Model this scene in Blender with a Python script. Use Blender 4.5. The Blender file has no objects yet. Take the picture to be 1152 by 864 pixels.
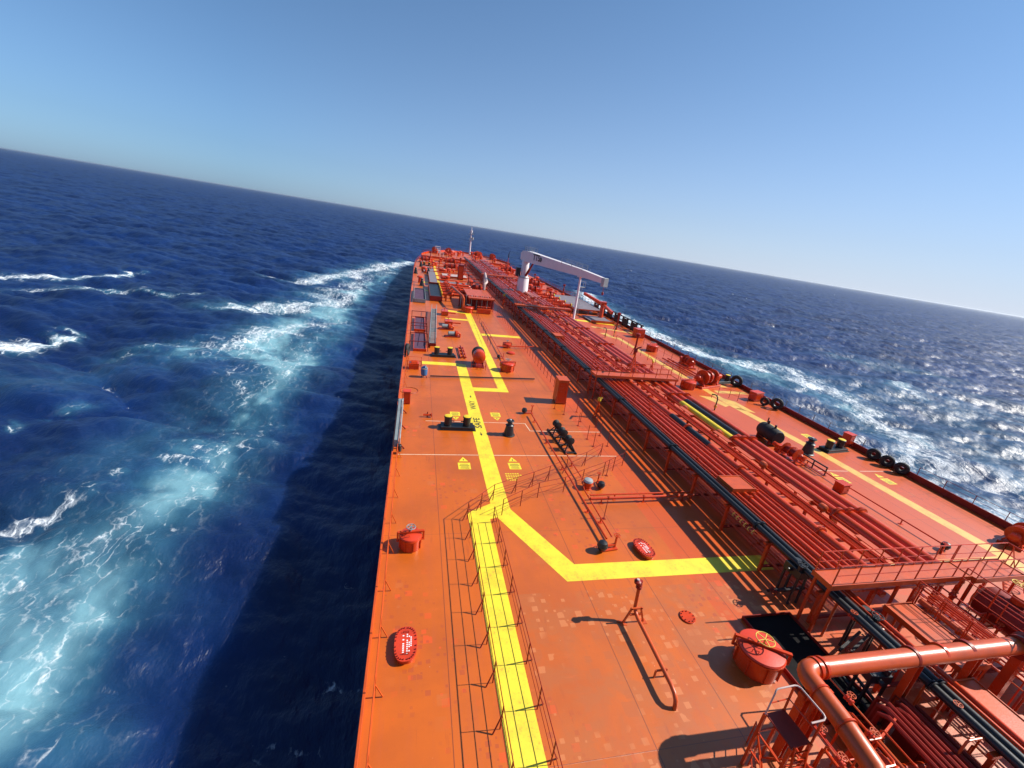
import bpy, math, random
import numpy as np
from mathutils import Matrix, Vector
R_ = math.radians
random.seed(7)
scene = bpy.context.scene
col = scene.collection

# ------------------------------------------------------------------ camera, sky, sun, exposure
# Everything on the ship is built in the ship's own frame (x to starboard, y to the bow, z up from
# the main deck) and is rolled at the very end, because the ship leans to port on the swell.
ROLL = Matrix.Rotation(-math.atan2(.0311, .9995), 4, 'Y')
FREEBOARD = 6.3
yaw, pitch, tilt = R_(13.89987), R_(19.55933), R_(7.565268)
fwd = Vector((math.sin(yaw)*math.cos(pitch), math.cos(yaw)*math.cos(pitch), -math.sin(pitch)))
right0 = Vector((math.cos(yaw), -math.sin(yaw), 0)); up0 = right0.cross(fwd)
cr = right0*math.cos(tilt) + up0*math.sin(tilt); cu = -right0*math.sin(tilt) + up0*math.cos(tilt)
cd = bpy.data.cameras.new('camera'); cam = bpy.data.objects.new('camera', cd); col.objects.link(cam)
cd.sensor_width = 36; cd.lens = 485.7154*36/1152; cd.clip_start = .1; cd.clip_end = 120000
cm = Matrix((cr, cu, -fwd)).transposed().to_4x4(); cm.translation = (0, 0, 16)
cam.matrix_world = cm
scene.camera = cam

SUN_EL = 40.5
sun_dir = (ROLL.to_3x3() @ Vector((math.cos(R_(SUN_EL)), -.03, math.sin(R_(SUN_EL))))).normalized()
sd = bpy.data.lights.new('sun', 'SUN'); sd.energy = 5.0; sd.angle = R_(.53); sd.color = (1, .94, .85)
sun = bpy.data.objects.new('sun', sd); col.objects.link(sun)
sun.rotation_euler = sun_dir.to_track_quat('Z', 'Y').to_euler()
sun.location = (60, 0, 60)
world = bpy.data.worlds.new('World'); scene.world = world; world.use_nodes = True
nt = world.node_tree; bgn = nt.nodes['Background']
sky = nt.nodes.new('ShaderNodeTexSky'); sky.sky_type = 'NISHITA'; sky.sun_disc = False
sky.sun_elevation = math.asin(sun_dir.z); sky.sun_rotation = math.atan2(sun_dir.x, sun_dir.y)
sky.air_density = 1.0; sky.dust_density = .6; sky.ozone_density = 1.2; sky.altitude = 0
tint = nt.nodes.new('ShaderNodeMix'); tint.data_type = 'RGBA'; tint.blend_type = 'MULTIPLY'; tint.inputs[0].default_value = 1   # the phone's cool white balance
tint.inputs[7].default_value = (.38, .77, 1.27, 1)
hs = nt.nodes.new('ShaderNodeHueSaturation'); hs.inputs['Saturation'].default_value = .55
nt.links.new(sky.outputs[0], hs.inputs['Color']); nt.links.new(hs.outputs[0], tint.inputs[6]); # pale sea haze low in the sky, brighter towards the sun's side
tc = nt.nodes.new('ShaderNodeTexCoord'); sx_ = nt.nodes.new('ShaderNodeSeparateXYZ'); nt.links.new(tc.outputs['Generated'], sx_.inputs[0])
def wm(op, a, b):
    n = nt.nodes.new('ShaderNodeMath'); n.operation = op
    for i, v in enumerate((a, b)):
        if isinstance(v, (int, float)): n.inputs[i].default_value = v
        else: nt.links.new(v, n.inputs[i])
    return n.outputs[0]
lowz = wm('POWER', 2.718, wm('MULTIPLY', wm('MAXIMUM', sx_.outputs[2], 0), -5.5))
side = wm('MINIMUM', wm('MAXIMUM', wm('ADD', wm('MULTIPLY', sx_.outputs[0], .62), .42), .22), .97)
hzmix = nt.nodes.new('ShaderNodeMix'); hzmix.data_type = 'RGBA'; nt.links.new(wm('MULTIPLY', lowz, side), hzmix.inputs[0])
nt.links.new(tint.outputs[2], hzmix.inputs[6]); hzmix.inputs[7].default_value = (7.0, 7.7, 9.0, 1)
nt.links.new(hzmix.outputs[2], bgn.inputs[0]); bgn.inputs[1].default_value = .066
scene.view_settings.view_transform = 'Standard'; scene.view_settings.look = 'None'
scene.view_settings.exposure = 0.58; scene.view_settings.gamma = 1.0
scene.cycles.max_bounces = 6; scene.cycles.diffuse_bounces = 2; scene.cycles.use_denoising = True
scene.cycles.sample_clamp_indirect = 6

# ------------------------------------------------------------------ materials
def nodes(name):
    m = bpy.data.materials.new(name); m.use_nodes = True
    return m, m.node_tree, m.node_tree.nodes['Principled BSDF']
def N(t, kind, **kw):
    n = t.nodes.new(kind)
    for k, v in kw.items(): setattr(n, k, v)
    return n
def mth(t, op, a, b=None, clamp=False):
    n = N(t, 'ShaderNodeMath', operation=op); n.use_clamp = clamp
    for i, v in enumerate((a, b)):
        if v is None: continue
        if isinstance(v, (int, float)): n.inputs[i].default_value = v
        else: t.links.new(v, n.inputs[i])
    return n.outputs[0]
def mix(t, fac, a, b):
    n = N(t, 'ShaderNodeMix', data_type='RGBA')
    for i, v in ((0, fac), (6, a), (7, b)):
        if isinstance(v, (int, float)): n.inputs[i].default_value = v
        elif isinstance(v, tuple): n.inputs[i].default_value = (*v, 1)
        else: t.links.new(v, n.inputs[i])
    return n.outputs[2]
def noise(t, vec, scale, detail=4, rough=.6, dist=0):
    n = N(t, 'ShaderNodeTexNoise'); n.inputs['Scale'].default_value = scale
    n.inputs['Detail'].default_value = detail; n.inputs['Roughness'].default_value = rough
    n.inputs['Distortion'].default_value = dist
    if vec is not None: t.links.new(vec, n.inputs['Vector'])
    return n.outputs['Fac']
def ramp(t, fac, lo, hi):
    n = N(t, 'ShaderNodeMapRange', interpolation_type='SMOOTHSTEP'); t.links.new(fac, n.inputs[0])
    n.inputs[1].default_value = lo; n.inputs[2].default_value = hi
    return n.outputs[0]
def objco(t): return N(t, 'ShaderNodeTexCoord').outputs['Object']
def scalev(t, v, s):
    n = N(t, 'ShaderNodeMapping'); n.inputs['Scale'].default_value = s; t.links.new(v, n.inputs[0]); return n.outputs[0]
def bump(t, bsdf, h, strength, dist):
    n = N(t, 'ShaderNodeBump'); n.inputs['Strength'].default_value = strength; n.inputs['Distance'].default_value = dist
    t.links.new(h, n.inputs['Height']); t.links.new(n.outputs[0], bsdf.inputs['Normal'])

def paint(name, c, rough=.45, wear=(.25, .09, .04), wamt=.5, scale=1.2, metal=0, var=.75):
    m, t, b = nodes(name); v = objco(t)
    n1 = noise(t, v, scale, 5, .65); n2 = noise(t, v, scale*9, 3, .7)
    c2 = tuple(x*var for x in c)
    base = mix(t, ramp(t, n1, .35, .7), c, c2)
    w = mth(t, 'MULTIPLY', ramp(t, n2, .62, .74), wamt)
    t.links.new(mix(t, w, base, wear), b.inputs['Base Color'])
    r = mth(t, 'ADD', mth(t, 'MULTIPLY', n1, .25), rough-.12); t.links.new(r, b.inputs['Roughness'])
    b.inputs['Metallic'].default_value = metal
    bump(t, b, n2, .15, .02)
    return m
M = {}
RED = (.58, .052, .008)
M['red'] = paint('red paint', RED, .27, (.20, .012, .008), .5)
M['redbright'] = paint('bright red paint', (.60, .045, .014), .4, (.3, .02, .01), .4)
M['red'].node_tree.nodes['Principled BSDF'].inputs['Specular IOR Level'].default_value = .4
M['orange'] = paint('orange paint', (.56, .078, .010), .38, (.3, .03, .012), .5)
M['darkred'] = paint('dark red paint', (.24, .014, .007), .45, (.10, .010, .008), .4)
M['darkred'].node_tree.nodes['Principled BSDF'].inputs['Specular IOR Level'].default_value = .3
M['black'] = paint('black paint', (.012, .012, .014), .42, (.05, .03, .025), .5)
M['matt'] = paint('matt black', (.008, .007, .007), .85, (.02, .01, .008), .5)
M['matt'].node_tree.nodes['Principled BSDF'].inputs['Specular IOR Level'].default_value = .15
M['rubber'] = paint('rubber', (.012, .012, .012), .7, (.03, .03, .03), .5)
M['white'] = paint('white paint', (.72, .66, .66), .4, (.45, .33, .26), .35, .6, 0, .92)
M['yellow'] = paint('yellow paint', (.78, .56, .02), .5, (.45, .28, .03), .35)
M['grey'] = paint('grey paint', (.22, .25, .25), .5, (.12, .09, .07), .5)
M['galv'] = paint('galvanised steel', (.42, .45, .44), .45, (.22, .16, .12), .4, 2, .4)
M['blue'] = paint('blue paint', (.03, .13, .30), .45)
M['greygrate'] = paint('grating grey', (.20, .17, .19), .6, (.3, .08, .05), .5)
M['violet'] = paint('faded violet paint', (.10, .05, .085), .65, (.22, .05, .03), .5)
M['violet'].node_tree.nodes['Principled BSDF'].inputs['Specular IOR Level'].default_value = .3
M['glassfibre'] = paint('pale glassfibre', (.55, .40, .36), .5)
M['lettering'] = paint('black lettering', (.02, .02, .02), .6)
M['fadedlettering'] = paint('faded black lettering', (.06, .05, .02), .6, (.5, .36, .03), .8, 3)
M['whitelettering'] = paint('white lettering', (.8, .8, .78), .6, (.6, .5, .45), .2)
M['brass'] = paint('yellow handwheel paint', (.75, .50, .08), .4)

def deck_material():
    m, t, b = nodes('deck paint'); v = objco(t)
    s = N(t, 'ShaderNodeSeparateXYZ'); t.links.new(v, s.inputs[0]); X, Y = s.outputs[0], s.outputs[1]
    # plating: strakes about 3.4 m wide, butts every 11 m
    px = mth(t, 'DIVIDE', mth(t, 'ADD', X, 1.55), 3.44); py = mth(t, 'DIVIDE', mth(t, 'ADD', Y, 3.2), 11.3)
    def line(u, per, w):
        f = mth(t, 'ABSOLUTE', mth(t, 'SUBTRACT', mth(t, 'FRACT', u), .5))
        return mth(t, 'GREATER_THAN', f, .5-w/per)
    seam = mth(t, 'MAXIMUM', line(px, 3.44, .016), mth(t, 'MULTIPLY', line(py, 11.3, .012), .7))
    cmb = N(t, 'ShaderNodeCombineXYZ'); t.links.new(mth(t, 'FLOOR', px), cmb.inputs[0]); t.links.new(mth(t, 'FLOOR', py), cmb.inputs[1])
    wn = N(t, 'ShaderNodeTexWhiteNoise'); t.links.new(cmb.outputs[0], wn.inputs[0]); plate = wn.outputs[0]
    n1 = noise(t, v, .22, 6, .6, .3); n2 = noise(t, v, 1.7, 5, .65); n3 = noise(t, v, 14, 3, .7)
    streak = noise(t, scalev(t, v, (2.6, .25, 1)), 1.0, 4, .6)
    a = (.54, .106, .0012); bb = (.40, .078, .003); red = (.54, .064, .003)
    c = mix(t, ramp(t, n1, .35, .68), a, bb)
    c = mix(t, mth(t, 'MULTIPLY', ramp(t, streak, .5, .75), .35), c, (.42, .085, .025))
    c = mix(t, mth(t, 'MULTIPLY', plate, .22), c, (.56, .12, .03))
    # inboard strip under the pipes was painted later, a redder coat with a straight edge
    c = mix(t, mth(t, 'MULTIPLY', mth(t, 'GREATER_THAN', X, 14.85), .6), c, red)
    # touch-up squares brushed over spots of rust
    def squares(scale, thr, size, colr, amt, c, region):
        vo = N(t, 'ShaderNodeTexVoronoi', distance='CHEBYCHEV'); vo.voronoi_dimensions = '2D'
        t.links.new(v, vo.inputs['Vector']); vo.inputs['Scale'].default_value = scale; vo.inputs['Randomness'].default_value = .9
        sc = N(t, 'ShaderNodeSeparateColor'); t.links.new(vo.outputs['Color'], sc.inputs[0])
        k = mth(t, 'MULTIPLY', mth(t, 'LESS_THAN', vo.outputs['Distance'], mth(t, 'MULTIPLY', sc.outputs[1], size)), mth(t, 'GREATER_THAN', sc.outputs[0], thr))
        k = mth(t, 'MULTIPLY', mth(t, 'MULTIPLY', k, region), amt)
        return mix(t, k, c, colr)
    reg = ramp(t, noise(t, v, .12, 2), .47, .6)
    near = mth(t, 'MULTIPLY', mth(t, 'LESS_THAN', Y, 15.0), mth(t, 'GREATER_THAN', X, 5.2))
    c = mix(t, mth(t, 'MULTIPLY', mth(t, 'MULTIPLY', near, ramp(t, noise(t, v, .55, 5, .7, .5), .42, .62)), .6), c, (.40, .11, .026))
    c = squares(1.25, .3, .36, (.42, .10, .02), .6, c, mth(t, 'MULTIPLY', near, ramp(t, noise(t, v, .4, 3), .45, .5)))
    c = squares(2.1, .3, .36, (.58, .19, .06), .65, c, mth(t, 'MULTIPLY', near, ramp(t, noise(t, v, .33, 2), .42, .55)))
    c = squares(1.6, .6, .3, (.66, .08, .01), .7, c, reg)
    c = squares(1.1, .72, .3, (.50, .13, .03), .45, c, reg)
    c = squares(3.2, .6, .34, (.36, .06, .02), .6, c, reg)
    runs = noise(t, scalev(t, v, (5, .35, 1)), 1.0, 5, .7, .4)
    c = mix(t, mth(t, 'MULTIPLY', mth(t, 'MULTIPLY', ramp(t, runs, .56, .72), ramp(t, noise(t, v, .3, 3), .48, .62)), .55), c, (.27, .05, .015))
    c = mix(t, mth(t, 'MULTIPLY', ramp(t, noise(t, scalev(t, v, (.5, 3, 1)), 1.0, 5, .7), .58, .75), .3), c, (.66, .13, .02))
    # rust specks and scuffs
    c = mix(t, mth(t, 'MULTIPLY', ramp(t, n3, .66, .74), .4), c, (.30, .05, .02))
    c = mix(t, mth(t, 'MULTIPLY', ramp(t, n2, .66, .78), .45), c, (.40, .075, .03))
    sp = noise(t, v, 5.5, 2, .5)
    c = mix(t, mth(t, 'MULTIPLY', ramp(t, sp, .76, .79), .5), c, (.75, .45, .3))
    c = mix(t, mth(t, 'MULTIPLY', seam, .75), c, (.13, .025, .012))
    t.links.new(c, b.inputs['Base Color'])
    t.links.new(mth(t, 'ADD', mth(t, 'MULTIPLY', n1, .12), .33), b.inputs['Roughness']); b.inputs['IOR'].default_value = 1.5; b.inputs['Specular IOR Level'].default_value = .75
    hgt = mth(t, 'ADD', mth(t, 'MULTIPLY', n3, .25), mth(t, 'ADD', mth(t, 'MULTIPLY', n1, 1.2), seam))
    bump(t, b, hgt, .25, .03)
    return m
M['deck'] = deck_material()
def worn_marking(name, c, under, amt, rough=.5):
    m, t, b = nodes(name); v = objco(t)
    n1 = noise(t, v, .8, 5, .65); n2 = noise(t, v, 7, 4, .7); n3 = noise(t, v, 26, 2, .7)
    k = mth(t, 'MULTIPLY', ramp(t, mth(t, 'ADD', n2, mth(t, 'MULTIPLY', n1, .5)), .80, .96), amt)
    cc = mix(t, ramp(t, n1, .4, .7), c, tuple(x*.8 for x in c))
    cc = mix(t, k, cc, under); cc = mix(t, mth(t, 'MULTIPLY', ramp(t, n3, .6, .75), .25), cc, tuple(x*.5 for x in c))
    t.links.new(cc, b.inputs['Base Color']); b.inputs['Roughness'].default_value = rough; b.inputs['Specular IOR Level'].default_value = .9
    bump(t, b, n2, .15, .02)
    return m
M['markyellow'] = worn_marking('yellow deck marking', (.82, .62, .015), (.6, .25, .03), .6)
M['markold'] = worn_marking('bleached yellow deck marking', (.72, .42, .07), (.6, .14, .03), .8, .42)
M['markwhite'] = worn_marking('white deck line', (.75, .55, .38), (.55, .1, .03), .7)

def sea_material():
    m, t, b = nodes('sea water'); v = objco(t)
    at = lambda n: N(t, 'ShaderNodeAttribute', attribute_name=n).outputs['Fac']
    turq, foam, crest = at('bubbles'), at('foam'), at('crest')
    vs = scalev(t, v, (1, .42, 1))
    nA = noise(t, vs, .34, 6, .7, .5); nB = noise(t, vs, 1.6, 6, .75, .3); nC = noise(t, v, .06, 4, .55, .4)
    nS = noise(t, scalev(t, v, (1, .5, 1)), .14, 4, .5, .6)
    vo = N(t, 'ShaderNodeTexVoronoi', feature='DISTANCE_TO_EDGE'); vo.inputs['Scale'].default_value = .9
    wv = N(t, 'ShaderNodeVectorMath', operation='ADD'); nn = N(t, 'ShaderNodeTexNoise'); nn.inputs['Scale'].default_value = .55; nn.inputs['Detail'].default_value = 5
    t.links.new(v, nn.inputs['Vector']); sc_ = N(t, 'ShaderNodeVectorMath', operation='SCALE'); sc_.inputs['Scale'].default_value = 2.4
    t.links.new(nn.outputs['Color'], sc_.inputs[0]); t.links.new(vs, wv.inputs[0]); t.links.new(sc_.outputs[0], wv.inputs[1]); t.links.new(wv.outputs[0], vo.inputs['Vector'])
    lace = mth(t, 'SUBTRACT', 1.0, ramp(t, vo.outputs['Distance'], .0, .09))
    deep = mix(t, ramp(t, nC, .35, .65), (.0015, .011, .058), (.0022, .019, .095))
    # aerated water: turquoise bloom below the surface, ragged at its borders
    bl = mth(t, 'MULTIPLY', turq, mth(t, 'ADD', .45, mth(t, 'MULTIPLY', ramp(t, nS, .32, .62), .8)), True)
    c = mix(t, mth(t, 'MULTIPLY', bl, .9, True), deep, (.055, .20, .28))
    c = mix(t, mth(t, 'MULTIPLY', ramp(t, bl, .4, 1.0), .75), c, (.22, .41, .46))
    # white water
    pat = mth(t, 'ADD', mth(t, 'MULTIPLY', nB, 1.0), mth(t, 'ADD', mth(t, 'MULTIPLY', nA, .7), mth(t, 'MULTIPLY', lace, .2)))
    tot = mth(t, 'ADD', foam, mth(t, 'MULTIPLY', crest, .8))
    w = ramp(t, mth(t, 'ADD', mth(t, 'MULTIPLY', tot, .62), mth(t, 'SUBTRACT', pat, .93)), .28, .86)
    w = mth(t, 'MULTIPLY', w, mth(t, 'GREATER_THAN', tot, .03))
    thin = mth(t, 'MULTIPLY', mth(t, 'MULTIPLY', lace, ramp(t, nB, .45, .62)), mth(t, 'MULTIPLY', turq, .22))
    w = mth(t, 'MAXIMUM', w, thin, True)
    c = mix(t, w, c, (.78, .82, .84))
    t.links.new(c, b.inputs['Base Color'])
    t.links.new(mth(t, 'ADD', .44, mth(t, 'MULTIPLY', w, .4)), b.inputs['Roughness'])
    b.subsurface_method = 'BURLEY'; b.inputs['Subsurface Radius'].default_value = (1, 1, 1); b.inputs['Subsurface Scale'].default_value = 2.2   # daylight spreads sideways in the water
    t.links.new(mth(t, 'SUBTRACT', 1.0, w, True), b.inputs['Subsurface Weight'])
    b.inputs['IOR'].default_value = 1.33; b.inputs['Specular IOR Level'].default_value = .65
    r1 = noise(t, scalev(t, v, (1, .5, 1)), .9, 4, .6, 0); r2 = noise(t, scalev(t, v, (1, .55, 1)), 3.2, 4, .62, 0)
    r0 = noise(t, scalev(t, v, (1, .4, 1)), .16, 3, .6)
    h = mth(t, 'ADD', mth(t, 'MULTIPLY', r0, 2.2), mth(t, 'ADD', mth(t, 'MULTIPLY', r1, .6), mth(t, 'ADD', mth(t, 'MULTIPLY', r2, .09), mth(t, 'MULTIPLY', w, .12))))
    bump(t, b, h, .55, 1.0)
    return m
M['sea'] = sea_material()

# ------------------------------------------------------------------ mesh helpers
class MB:
    """collects primitives into one mesh"""
    def __init__(s): s.v = []; s.f = []; s.mi = []; s.cur = 0
    def add(s, vs, fs):
        o = len(s.v); s.v += [tuple(p) for p in vs]; s.f += [tuple(i+o for i in f) for f in fs]; s.mi += [s.cur]*len(fs)
        return s
    def box(s, c, d, rz=0, rx=0, ry=0):
        x, y, z = (q/2 for q in d); m = Matrix.Rotation(rz, 3, 'Z') @ Matrix.Rotation(ry, 3, 'Y') @ Matrix.Rotation(rx, 3, 'X'); c = Vector(c)
        e = min(.012, .2*min(x, y, z)); vs = []
        for sz in (-1, 1):
            for (ax, ay) in ((-1, -1), (1, -1), (1, 1), (-1, 1)):
                vs.append(c + m @ Vector((ax*(x-e), ay*(y-e), sz*z)))
        for sz in (-1, 1):
            for (ax, ay) in ((-1, -1), (1, -1), (1, 1), (-1, 1)):
                vs.append(c + m @ Vector((ax*x, ay*y, sz*(z-e))))
        f = [(3, 2, 1, 0), (4, 5, 6, 7)]
        for i in range(4):
            j = (i+1) % 4
            f += [(i, j, 8+j, 8+i), (8+i, 8+j, 12+j, 12+i), (12+i, 12+j, 4+j, 4+i)]
        return s.add(vs, f)
    def tube(s, pts, r, n=8, caps=True):
        P = [Vector(p) for p in pts]; rr = r if isinstance(r, (list, tuple)) else [r]*len(P); rings = []
        d0 = (P[1]-P[0]).normalized(); a = Vector((0, 0, 1)) if abs(d0.z) < .9 else Vector((1, 0, 0))
        u = d0.cross(a).normalized()
        for i, p in enumerate(P):
            d = ((P[min(i+1, len(P)-1)]-p).normalized() + (p-P[max(i-1, 0)]).normalized())
            if d.length < 1e-6: d = d0
            d.normalize(); u = (u - d*u.dot(d)).normalized(); w = d.cross(u)
            k = 1.0
            if 0 < i < len(P)-1:
                cs = max(.35, d.dot((P[i+1]-p).normalized())); k = 1/cs
            bis = (P[min(i+1, len(P)-1)]-p).normalized() - (p-P[max(i-1, 0)]).normalized()
            bl = bis.length
            ring = []
            for q in range(n):
                an = 2*math.pi*q/n; off = u*math.cos(an)*rr[i] + w*math.sin(an)*rr[i]
                if bl > 1e-4:
                    bn = bis/bl; off += bn*(off.dot(bn))*(k-1)
                ring.append(p+off)
            rings.append(ring)
        vs = [q for rg in rings for q in rg]; f = []
        for i in range(len(P)-1):
            for q in range(n):
                r2 = (q+1) % n; f.append((i*n+q, i*n+r2, (i+1)*n+r2, (i+1)*n+q))
        if caps: f.append(tuple(range(n))[::-1]); f.append(tuple(range((len(P)-1)*n, len(P)*n)))
        return s.add(vs, f)
    def bar(s, a, b, w=.06, h=None):
        a, b = Vector(a), Vector(b); d = (b-a); L = d.length; d.normalize()
        up = Vector((0, 0, 1)) if abs(d.z) < .95 else Vector((0, 1, 0)); u = d.cross(up).normalized()*w/2; w2 = u.normalized().cross(d)*((h or w)/2)
        vs = [a-u-w2, a+u-w2, a+u+w2, a-u+w2, b-u-w2, b+u-w2, b+u+w2, b-u+w2]
        return s.add(vs, [(3, 2, 1, 0), (4, 5, 6, 7), (0, 1, 5, 4), (1, 2, 6, 5), (2, 3, 7, 6), (3, 0, 4, 7)])
    def lathe(s, prof, c=(0, 0, 0), n=20, axis='Z', sx=1, sy=1, rz=0):
        c = Vector(c); vs = []; f = []; m = Matrix.Rotation(rz, 3, 'Z')
        for (r, z) in prof:
            for q in range(n):
                a = 2*math.pi*q/n; p = Vector((r*math.cos(a)*sx, r*math.sin(a)*sy, z))
                if axis == 'X': p = Vector((p.z, p.x, p.y))
                elif axis == 'Y': p = Vector((p.x, p.z, -p.y))
                vs.append(c + m @ p)
        for i in range(len(prof)-1):
            for q in range(n):
                r2 = (q+1) % n; f.append((i*n+q, i*n+r2, (i+1)*n+r2, (i+1)*n+q))
        f.append(tuple(range(n))[::-1]); f.append(tuple(range((len(prof)-1)*n, len(prof)*n)))
        return s.add(vs, f)
    def cyl(s, c, r, h, n=20, axis='Z', rz=0):
        e = min(.015, r*.15, h*.2)
        return s.lathe([(r-e, 0), (r, e), (r, h-e), (r-e, h)], c, n, axis, 1, 1, rz)
    def torus(s, c, R, r, n=24, k=8, axis='Z', rz=0, tilt=0):
        c = Vector(c); vs = []; f = []; m = Matrix.Rotation(rz, 3, 'Z') @ Matrix.Rotation(tilt, 3, 'X')
        for i in range(n):
            a = 2*math.pi*i/n
            for j in range(k):
                b = 2*math.pi*j/k; p = Vector(((R+r*math.cos(b))*math.cos(a), (R+r*math.cos(b))*math.sin(a), r*math.sin(b)))
                if axis == 'X': p = Vector((p.z, p.x, p.y))
                elif axis == 'Y': p = Vector((p.x, p.z, p.y))
                vs.append(c + m @ p)
        for i in range(n):
            for j in range(k):
                f.append((i*k+j, ((i+1) % n)*k+j, ((i+1) % n)*k+(j+1) % k, i*k+(j+1) % k))
        return s.add(vs, f)
    def prism(s, poly, z0, z1):
        n = len(poly); vs = [(x, y, z0) for x, y in poly] + [(x, y, z1) for x, y in poly]
        ar = sum(poly[i][0]*poly[(i+1) % n][1]-poly[(i+1) % n][0]*poly[i][1] for i in range(n))
        f = [tuple(range(n))[::-1], tuple(range(n, 2*n))] + [(i, (i+1) % n, n+(i+1) % n, n+i) for i in range(n)]
        if ar < 0: f = [q[::-1] for q in f]
        return s.add(vs, f)
    def sheet(s, poly, z):
        n = len(poly); ar = sum(poly[i][0]*poly[(i+1) % n][1]-poly[(i+1) % n][0]*poly[i][1] for i in range(n))
        return s.add([(x, y, z) for x, y in poly], [tuple(range(n)) if ar > 0 else tuple(range(n))[::-1]])
    def wheel(s, c, R=.25, r=.02, axis='Z', tilt=0, rz=0, spokes=5):
        s.torus(c, R, r, 20, 6, axis, rz, tilt); m = Matrix.Rotation(rz, 3, 'Z') @ Matrix.Rotation(tilt, 3, 'X'); c = Vector(c)
        for i in range(spokes):
            a = 2*math.pi*i/spokes; p = Vector((R*math.cos(a), R*math.sin(a), 0))
            if axis == 'X': p = Vector((0, p.x, p.y))
            elif axis == 'Y': p = Vector((p.x, 0, p.y))
            s.bar(c, c + m @ p, r*1.4)
        return s
    def build(s, name, mat, parent=None, loc=(0, 0, 0)):
        me = bpy.data.meshes.new(name); me.from_pydata(s.v, [], s.f)
        mats = mat if isinstance(mat, (list, tuple)) else [mat]
        for m in mats: me.materials.append(m)
        if len(mats) > 1: me.polygons.foreach_set('material_index', s.mi)
        me.polygons.foreach_set('use_smooth', [True]*len(me.polygons)); me.update()
        me.set_sharp_from_angle(angle=R_(38))
        o = bpy.data.objects.new(name, me); col.objects.link(o); o.location = loc
        if parent: o.parent = parent
        return o
def tag(o, label=None, cat=None, group=None, kind=None):
    if label: o['label'] = label
    if cat: o['category'] = cat
    if group: o['group'] = group
    if kind: o['kind'] = kind
    return o
def thing(name, label, cat, loc=(0, 0, 0), rz=0, group=None):
    o = bpy.data.objects.new(name, None); col.objects.link(o); o.empty_display_size = .3
    o.location = loc; o.rotation_euler = (0, 0, rz)
    return tag(o, label, cat, group)
def kids(o): return [c for c in ALLK.get(o.name, [])] if False else list(o.children)
def dup(root, loc, rz=None, label=None, group=None, scale=None):
    r = root.copy(); col.objects.link(r); r.location = loc
    if rz is not None: r.rotation_euler = (0, 0, rz)
    if scale: r.scale = (scale,)*3
    if label: r['label'] = label
    if group: r['group'] = group
    for ch in list(root.children):
        c = ch.copy(); col.objects.link(c); c.parent = r
        for g in list(ch.children):
            d = g.copy(); col.objects.link(d); d.parent = c
    return r
def text_mesh(txt, size, mat, name, parent, loc, rot, stretch=1.0, thick=.0):
    cu = bpy.data.curves.new(name, 'FONT'); cu.body = txt; cu.size = size; cu.extrude = thick; cu.align_x = 'LEFT'; cu.offset = size*.018
    tmp = bpy.data.objects.new(name, cu); col.objects.link(tmp)
    dg = bpy.context.evaluated_depsgraph_get(); me = bpy.data.meshes.new_from_object(tmp.evaluated_get(dg))
    bpy.data.objects.remove(tmp); me.name = name
    me.materials.clear(); me.materials.append(mat)
    o = bpy.data.objects.new(name, me); col.objects.link(o); o.location = loc; o.rotation_euler = rot; o.scale = (stretch, 1, 1)
    if parent: o.parent = parent
    return o

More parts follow.
